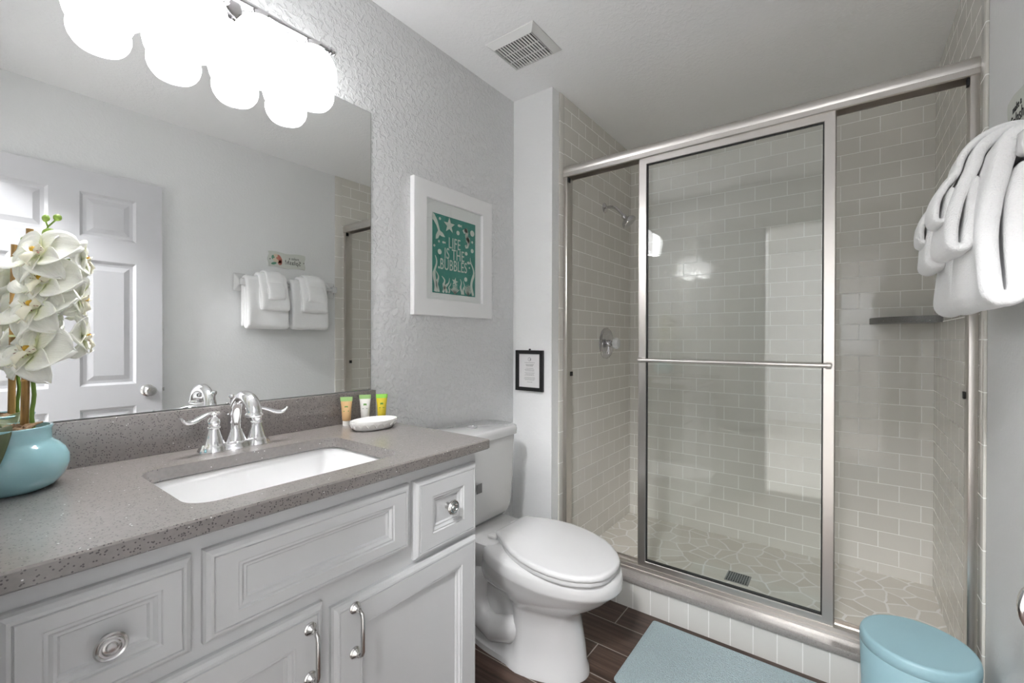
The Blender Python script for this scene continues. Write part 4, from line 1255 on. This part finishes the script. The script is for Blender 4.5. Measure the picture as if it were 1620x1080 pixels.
# ================================================================== RIGHT WALL: bar, towels, sign, paper holder
BX, BZ = 1.640, 1.542
tb = thing('towel_bar', 'white ceramic towel bar on the right wall hung with towels', 'towel bar', (W, 1.345, BZ))
for y in (1.040, 1.652):
    b = MB()
    rings = []
    for hw, hz, x, r_ in ((0.034, 0.056, W - 0.001, 0.006), (0.034, 0.056, W - 0.008, 0.006), (0.028, 0.044, W - 0.014, 0.008), (0.017, 0.020, W - 0.030, 0.008), (0.016, 0.018, W - 0.045, 0.008), (0.019, 0.022, W - 0.058, 0.009), (0.019, 0.022, W - 0.074, 0.009), (0.014, 0.017, W - 0.080, 0.008)):
        rings.append([(x, yy, zz) for yy, zz in rrect(y - hw, y + hw, BZ - hz, BZ + hz, r_, 4)])
    b.loft(rings).build('post', M_PORC, tb, ang=50)
MB().tube([(BX, 1.045, BZ), (BX, 1.647, BZ)], 0.0095, 20).build('bar', M_PORC, tb)

def towel(name, label, y0, y1, off, th, zb, zback, flare, loop_up, seed, group, tuck=False, bulge=0.012):
    """terry towel folded over the bar: back drop, over the top, front drop, turned up at the bottom fold"""
    h = th / 2
    path = []
    bx_ = min(BX + off, W - 0.004 - h)
    if not tuck:
        for i in range(8): path.append((bx_, zback + (BZ - zback) * i / 8))
        a0 = 0
    else:
        a0 = 55
    for i in range(9):
        a = R(a0 + (180 - a0) * i / 8)
        rx = (bx_ - BX) if math.cos(a) > 0 else off
        path.append((BX + rx * math.cos(a), BZ + off * math.sin(a)))
    nfr = 14
    top = BZ
    r_ = h + 0.0018
    for i in range(1, nfr + 1):
        t = i / nfr
        z = top + (zb + r_ + h - top) * t
        path.append((BX - off - flare * t ** 1.1 - bulge * math.sin(PI * t), z))
    xe, ze = path[-1]
    for i in range(1, 7):
        a = R(180 + 180 * i / 6)
        path.append((xe + r_ + r_ * math.cos(a), ze + r_ * math.sin(a)))
    for i in range(1, 7):
        t = i / 6
        path.append((xe + 2 * r_ + flare * 0.4 * t * loop_up / max(0.05, top - zb), ze + loop_up * t))
    ny = max(8, int((y1 - y0) / 0.012))
    left, right = [], []
    n = len(path)
    for i in range(n):
        a = path[max(0, i - 1)]; c = path[min(n - 1, i + 1)]
        dx_, dz_ = c[0] - a[0], c[1] - a[1]
        l_ = math.hypot(dx_, dz_) or 1
        k = h
        if i in (0, n - 1): k = h * 0.45
        left.append((path[i][0] - dz_ / l_ * k, path[i][1] + dx_ / l_ * k)); right.append((path[i][0] + dz_ / l_ * k, path[i][1] - dx_ / l_ * k))
    sec = left + right[::-1]
    rings = []
    for j in range(ny + 1):
        v = j / ny
        y = y0 + (y1 - y0) * v
        edge = min(v, 1 - v) * (y1 - y0)
        ring = []
        for idx, (x, z) in enumerate(sec):
            pi_ = idx if idx < n else 2 * n - 1 - idx
            cx_, cz_ = path[pi_]
            k = 1 - 0.35 * max(0, 1 - edge / 0.008)
            xx, zz = cx_ + (x - cx_) * k, cz_ + (z - cz_) * k
            amp = 0.008 * min(1, max(0, (BZ + 0.02 - z) / 0.15))
            nx = noise.noise(Vector((y * 9 + seed, z * 5, seed * 1.7)))
            nf_ = noise.noise(Vector((y * 40 + seed, z * 40, x * 40)))
            if xx < BX: xx += amp * nx * 1.3
            xx += 0.0012 * nf_
            zz += 0.003 * noise.noise(Vector((y * 12, seed, 3.1))) * (1 if z < BZ else 0)
            yy = y + 0.006 * noise.noise(Vector((z * 9, x * 20, seed + v)))
            if not tuck or True: xx = min(xx, W - 0.002)
            ring.append((xx, yy, zz))
        rings.append(ring)
    b = MB()
    bm = b.bm
    vr = [[bm.verts.new(p) for p in ring] for ring in rings]
    m_ = len(sec)
    for a, c in zip(vr, vr[1:]):
        for i in range(m_):
            j = (i + 1) % m_
            bm.faces.new((a[i], a[j], c[j], c[i]))
    for ring in (vr[0], vr[-1]):
        for i in range(n - 1):
            bm.faces.new((ring[i], ring[i + 1], ring[m_ - 2 - i], ring[m_ - 1 - i]))
    o = b.build(name, M_TOWEL, None, ang=75)
    s_ = o.modifiers.new('sub', 'SUBSURF'); s_.levels = 1; s_.render_levels = 2
    return tag(o, label, 'towel', group)
for (yo, seed, where, st) in ((1.035, 1.0, 'on the bar half away from the shower', 0), (1.315, 5.0, 'on the bar half next to the shower', 1)):
    wB = 0.262
    towel('bath_towel', 'thick white bath towel %s' % where, yo + 0.005, yo + wB, 0.028, 0.033, 1.246, 1.262, 0.022, 0.235, seed, 'bath towels on the bar', bulge=0.008)
    hy0, hy1 = (yo + 0.075, yo + 0.248) if st == 0 else (yo + 0.055, yo + 0.238)
    towel('hand_towel', 'white hand towel draped over the bath towel %s' % where, hy0, hy1, 0.0575, 0.022, 1.362, 1.50, 0.036, 0.13, seed + 2, 'hand towels on the bar', True)
    towel('washcloth', 'small white washcloth uppermost %s' % where, hy0 + 0.035, hy1 - 0.030, 0.0775, 0.015, 1.432, 1.50, 0.034, 0.06, seed + 3, 'washcloths on the bar', True)

# sign above the towels
sg = thing('wall_sign', 'small whitewashed beach sign with script lettering above the towel bar', 'sign', (W, 1.339, 1.72))
SY0, SY1, SZ0, SZ1 = 1.215, 1.463, 1.668, 1.768
so_ = MB()
pl = []
for i in range(64):
    t = i / 64
    q = t * 4
    k = int(q); f_ = q - k
    c4 = [(SY0, SZ0), (SY1, SZ0), (SY1, SZ1), (SY0, SZ1)]
    a, c = c4[k], c4[(k + 1) % 4]
    y, z = a[0] + (c[0] - a[0]) * f_, a[1] + (c[1] - a[1]) * f_
    wv = 0.004 * math.sin(f_ * PI * 3)
    if k in (0, 2): z += wv
    else: y += wv
    pl.append((y, z))
so_.loft([[(W - 0.001, y, z) for y, z in pl], [(W - 0.009, y, z) for y, z in pl]])
so_.build('board', M_SIGN, sg)
def sdisc(mb, y, z, ry, rz, d=0.0006, n=20, rot=0):
    pts = []
    for i in range(n):
        t = 2 * PI * i / n
        a, c = ry * math.cos(t), rz * math.sin(t)
        pts.append((y + a * math.cos(rot) - c * math.sin(rot), z + a * math.sin(rot) + c * math.cos(rot)))
    mb.loft([[(W - 0.009, *p) for p in pts], [(W - 0.009 - d, *p) for p in pts]])
b = MB(); sdisc(b, 1.284, 1.722, 0.018, 0.030, rot=0.4); sdisc(b, 1.290, 1.700, 0.014, 0.018); b.build('coral_motif', M_CORAL, sg)
b = MB(); sdisc(b, 1.262, 1.742, 0.013, 0.012, 0.0008); sdisc(b, 1.262, 1.712, 0.020, 0.012, 0.0008, rot=-0.5); b.build('shell_motif', M_SAND, sg)
b = MB(); sdisc(b, 1.250, 1.690, 0.018, 0.008, 0.0008, rot=0.3); sdisc(b, 1.245, 1.730, 0.010, 0.015, 0.0007); b.build('seaweed_motif', M_SEAGREEN, sg)
text('lettering', 'make a', 0.026, (W - 0.0095, 1.385, 1.728), (0, -1, 0), M_DARKINK, sg, 0.9)
text('lettering', 'Splash!', 0.042, (W - 0.0095, 1.378, 1.694), (0, -1, 0), M_DARKINK, sg, 0.9)
for y, z in ((SY0 + 0.010, 1.716), (SY1 - 0.008, 1.716)):
    MB().lathe([(0.0035, 0), (0.0035, 0.001), (0.0, 0.002)], (W - 0.009, y, z), (-1, 0, 0), 12).build('nail', M_BLACK, sg)

# toilet paper holder
tpx = thing('paper_holder', 'chrome toilet paper holder on the right wall below the towels', 'toilet paper holder', (W, 1.05, 0.667))
for y in (1.120, 0.975):
    b = MB()
    def plate(k, yy):
        return [(W - 0.001 - max(0.0, min(0.058 * k, 0.022 + 0.036 * k * (1 + math.cos(t)) / 2 if abs(math.cos(t)) < 2 else 0)) * (1 if math.cos(t) > -0.2 else 0.3), yy, 0.667 + 0.043 * k * math.sin(t)) for t in (2 * PI * i / 36 for i in range(36))]
    b.loft([plate(0.9, y - 0.007), plate(1.0, y - 0.004), plate(1.0, y + 0.004), plate(0.9, y + 0.007)])
    b.build('bracket', M_CHROME, tpx)
MB().tube([(W - 0.036, 0.977, 0.667), (W - 0.036, 1.118, 0.667)], 0.0075, 16).build('roller', M_CHROME, tpx)
# ================================================================== FLOOR ITEMS
rg = MB()
RX0, RX1, RY0, RY1 = 0.733, 1.365, 1.272, 1.678
def rug_ring(k, z): return [(x, y, z) for x, y in rrect(RX0 + k, RX1 - k, RY0 + k, RY1 - k, 0.012, 5)]
rg.loft([rug_ring(0.002, 0.0), rug_ring(0, 0.004), rug_ring(0.001, 0.010), rug_ring(0.006, 0.0135)])
def pile(u, v):
    x = RX0 + 0.008 + (RX1 - RX0 - 0.016) * u; y = RY0 + 0.008 + (RY1 - RY0 - 0.016) * v
    edge = min(u, 1 - u, v, 1 - v)
    z = 0.0142 + (0.0022 * noise.noise(Vector((x * 170, y * 170, 1.0))) + 0.0012 * noise.noise(Vector((x * 40, y * 40, 5.0))) if edge > 0.004 else -0.001)
    return (x, y, z)
rg.grid(pile, 150, 96)
tag(rg.build('bath_mat', M_RUG, None, ang=80), 'pale aqua rectangular bath mat on the wood floor before the curb', 'bath mat')

BCX, BCY, BTOP = 1.540, 1.543, 0.326
bn = thing('waste_bin', 'round aqua plastic lidded bin in the corner by the shower curb', 'waste bin', (BCX, BCY, 0))
rx, ry = 0.130, 0.130
def bring(k, z): return [(BCX + rx * k * math.cos(t), BCY + ry * k * math.sin(t), z) for t in (2 * PI * i / 72 for i in range(72))]
MB().loft([bring(0.92, 0.0), bring(0.935, 0.004), bring(0.995, BTOP - 0.036), bring(0.985, BTOP - 0.034)]).build('bin_body', M_BIN, bn, ang=50)
MB().loft([bring(0.985, BTOP - 0.0345), bring(1.0, BTOP - 0.0325), bring(1.002, BTOP - 0.018), bring(0.990, BTOP - 0.008), bring(0.965, BTOP - 0.002), bring(0.93, BTOP), bring(0.90, BTOP - 0.0005), bring(0.5, BTOP + 0.001), bring(0.05, BTOP + 0.002)]).build('bin_lid', M_BIN, bn, ang=50)
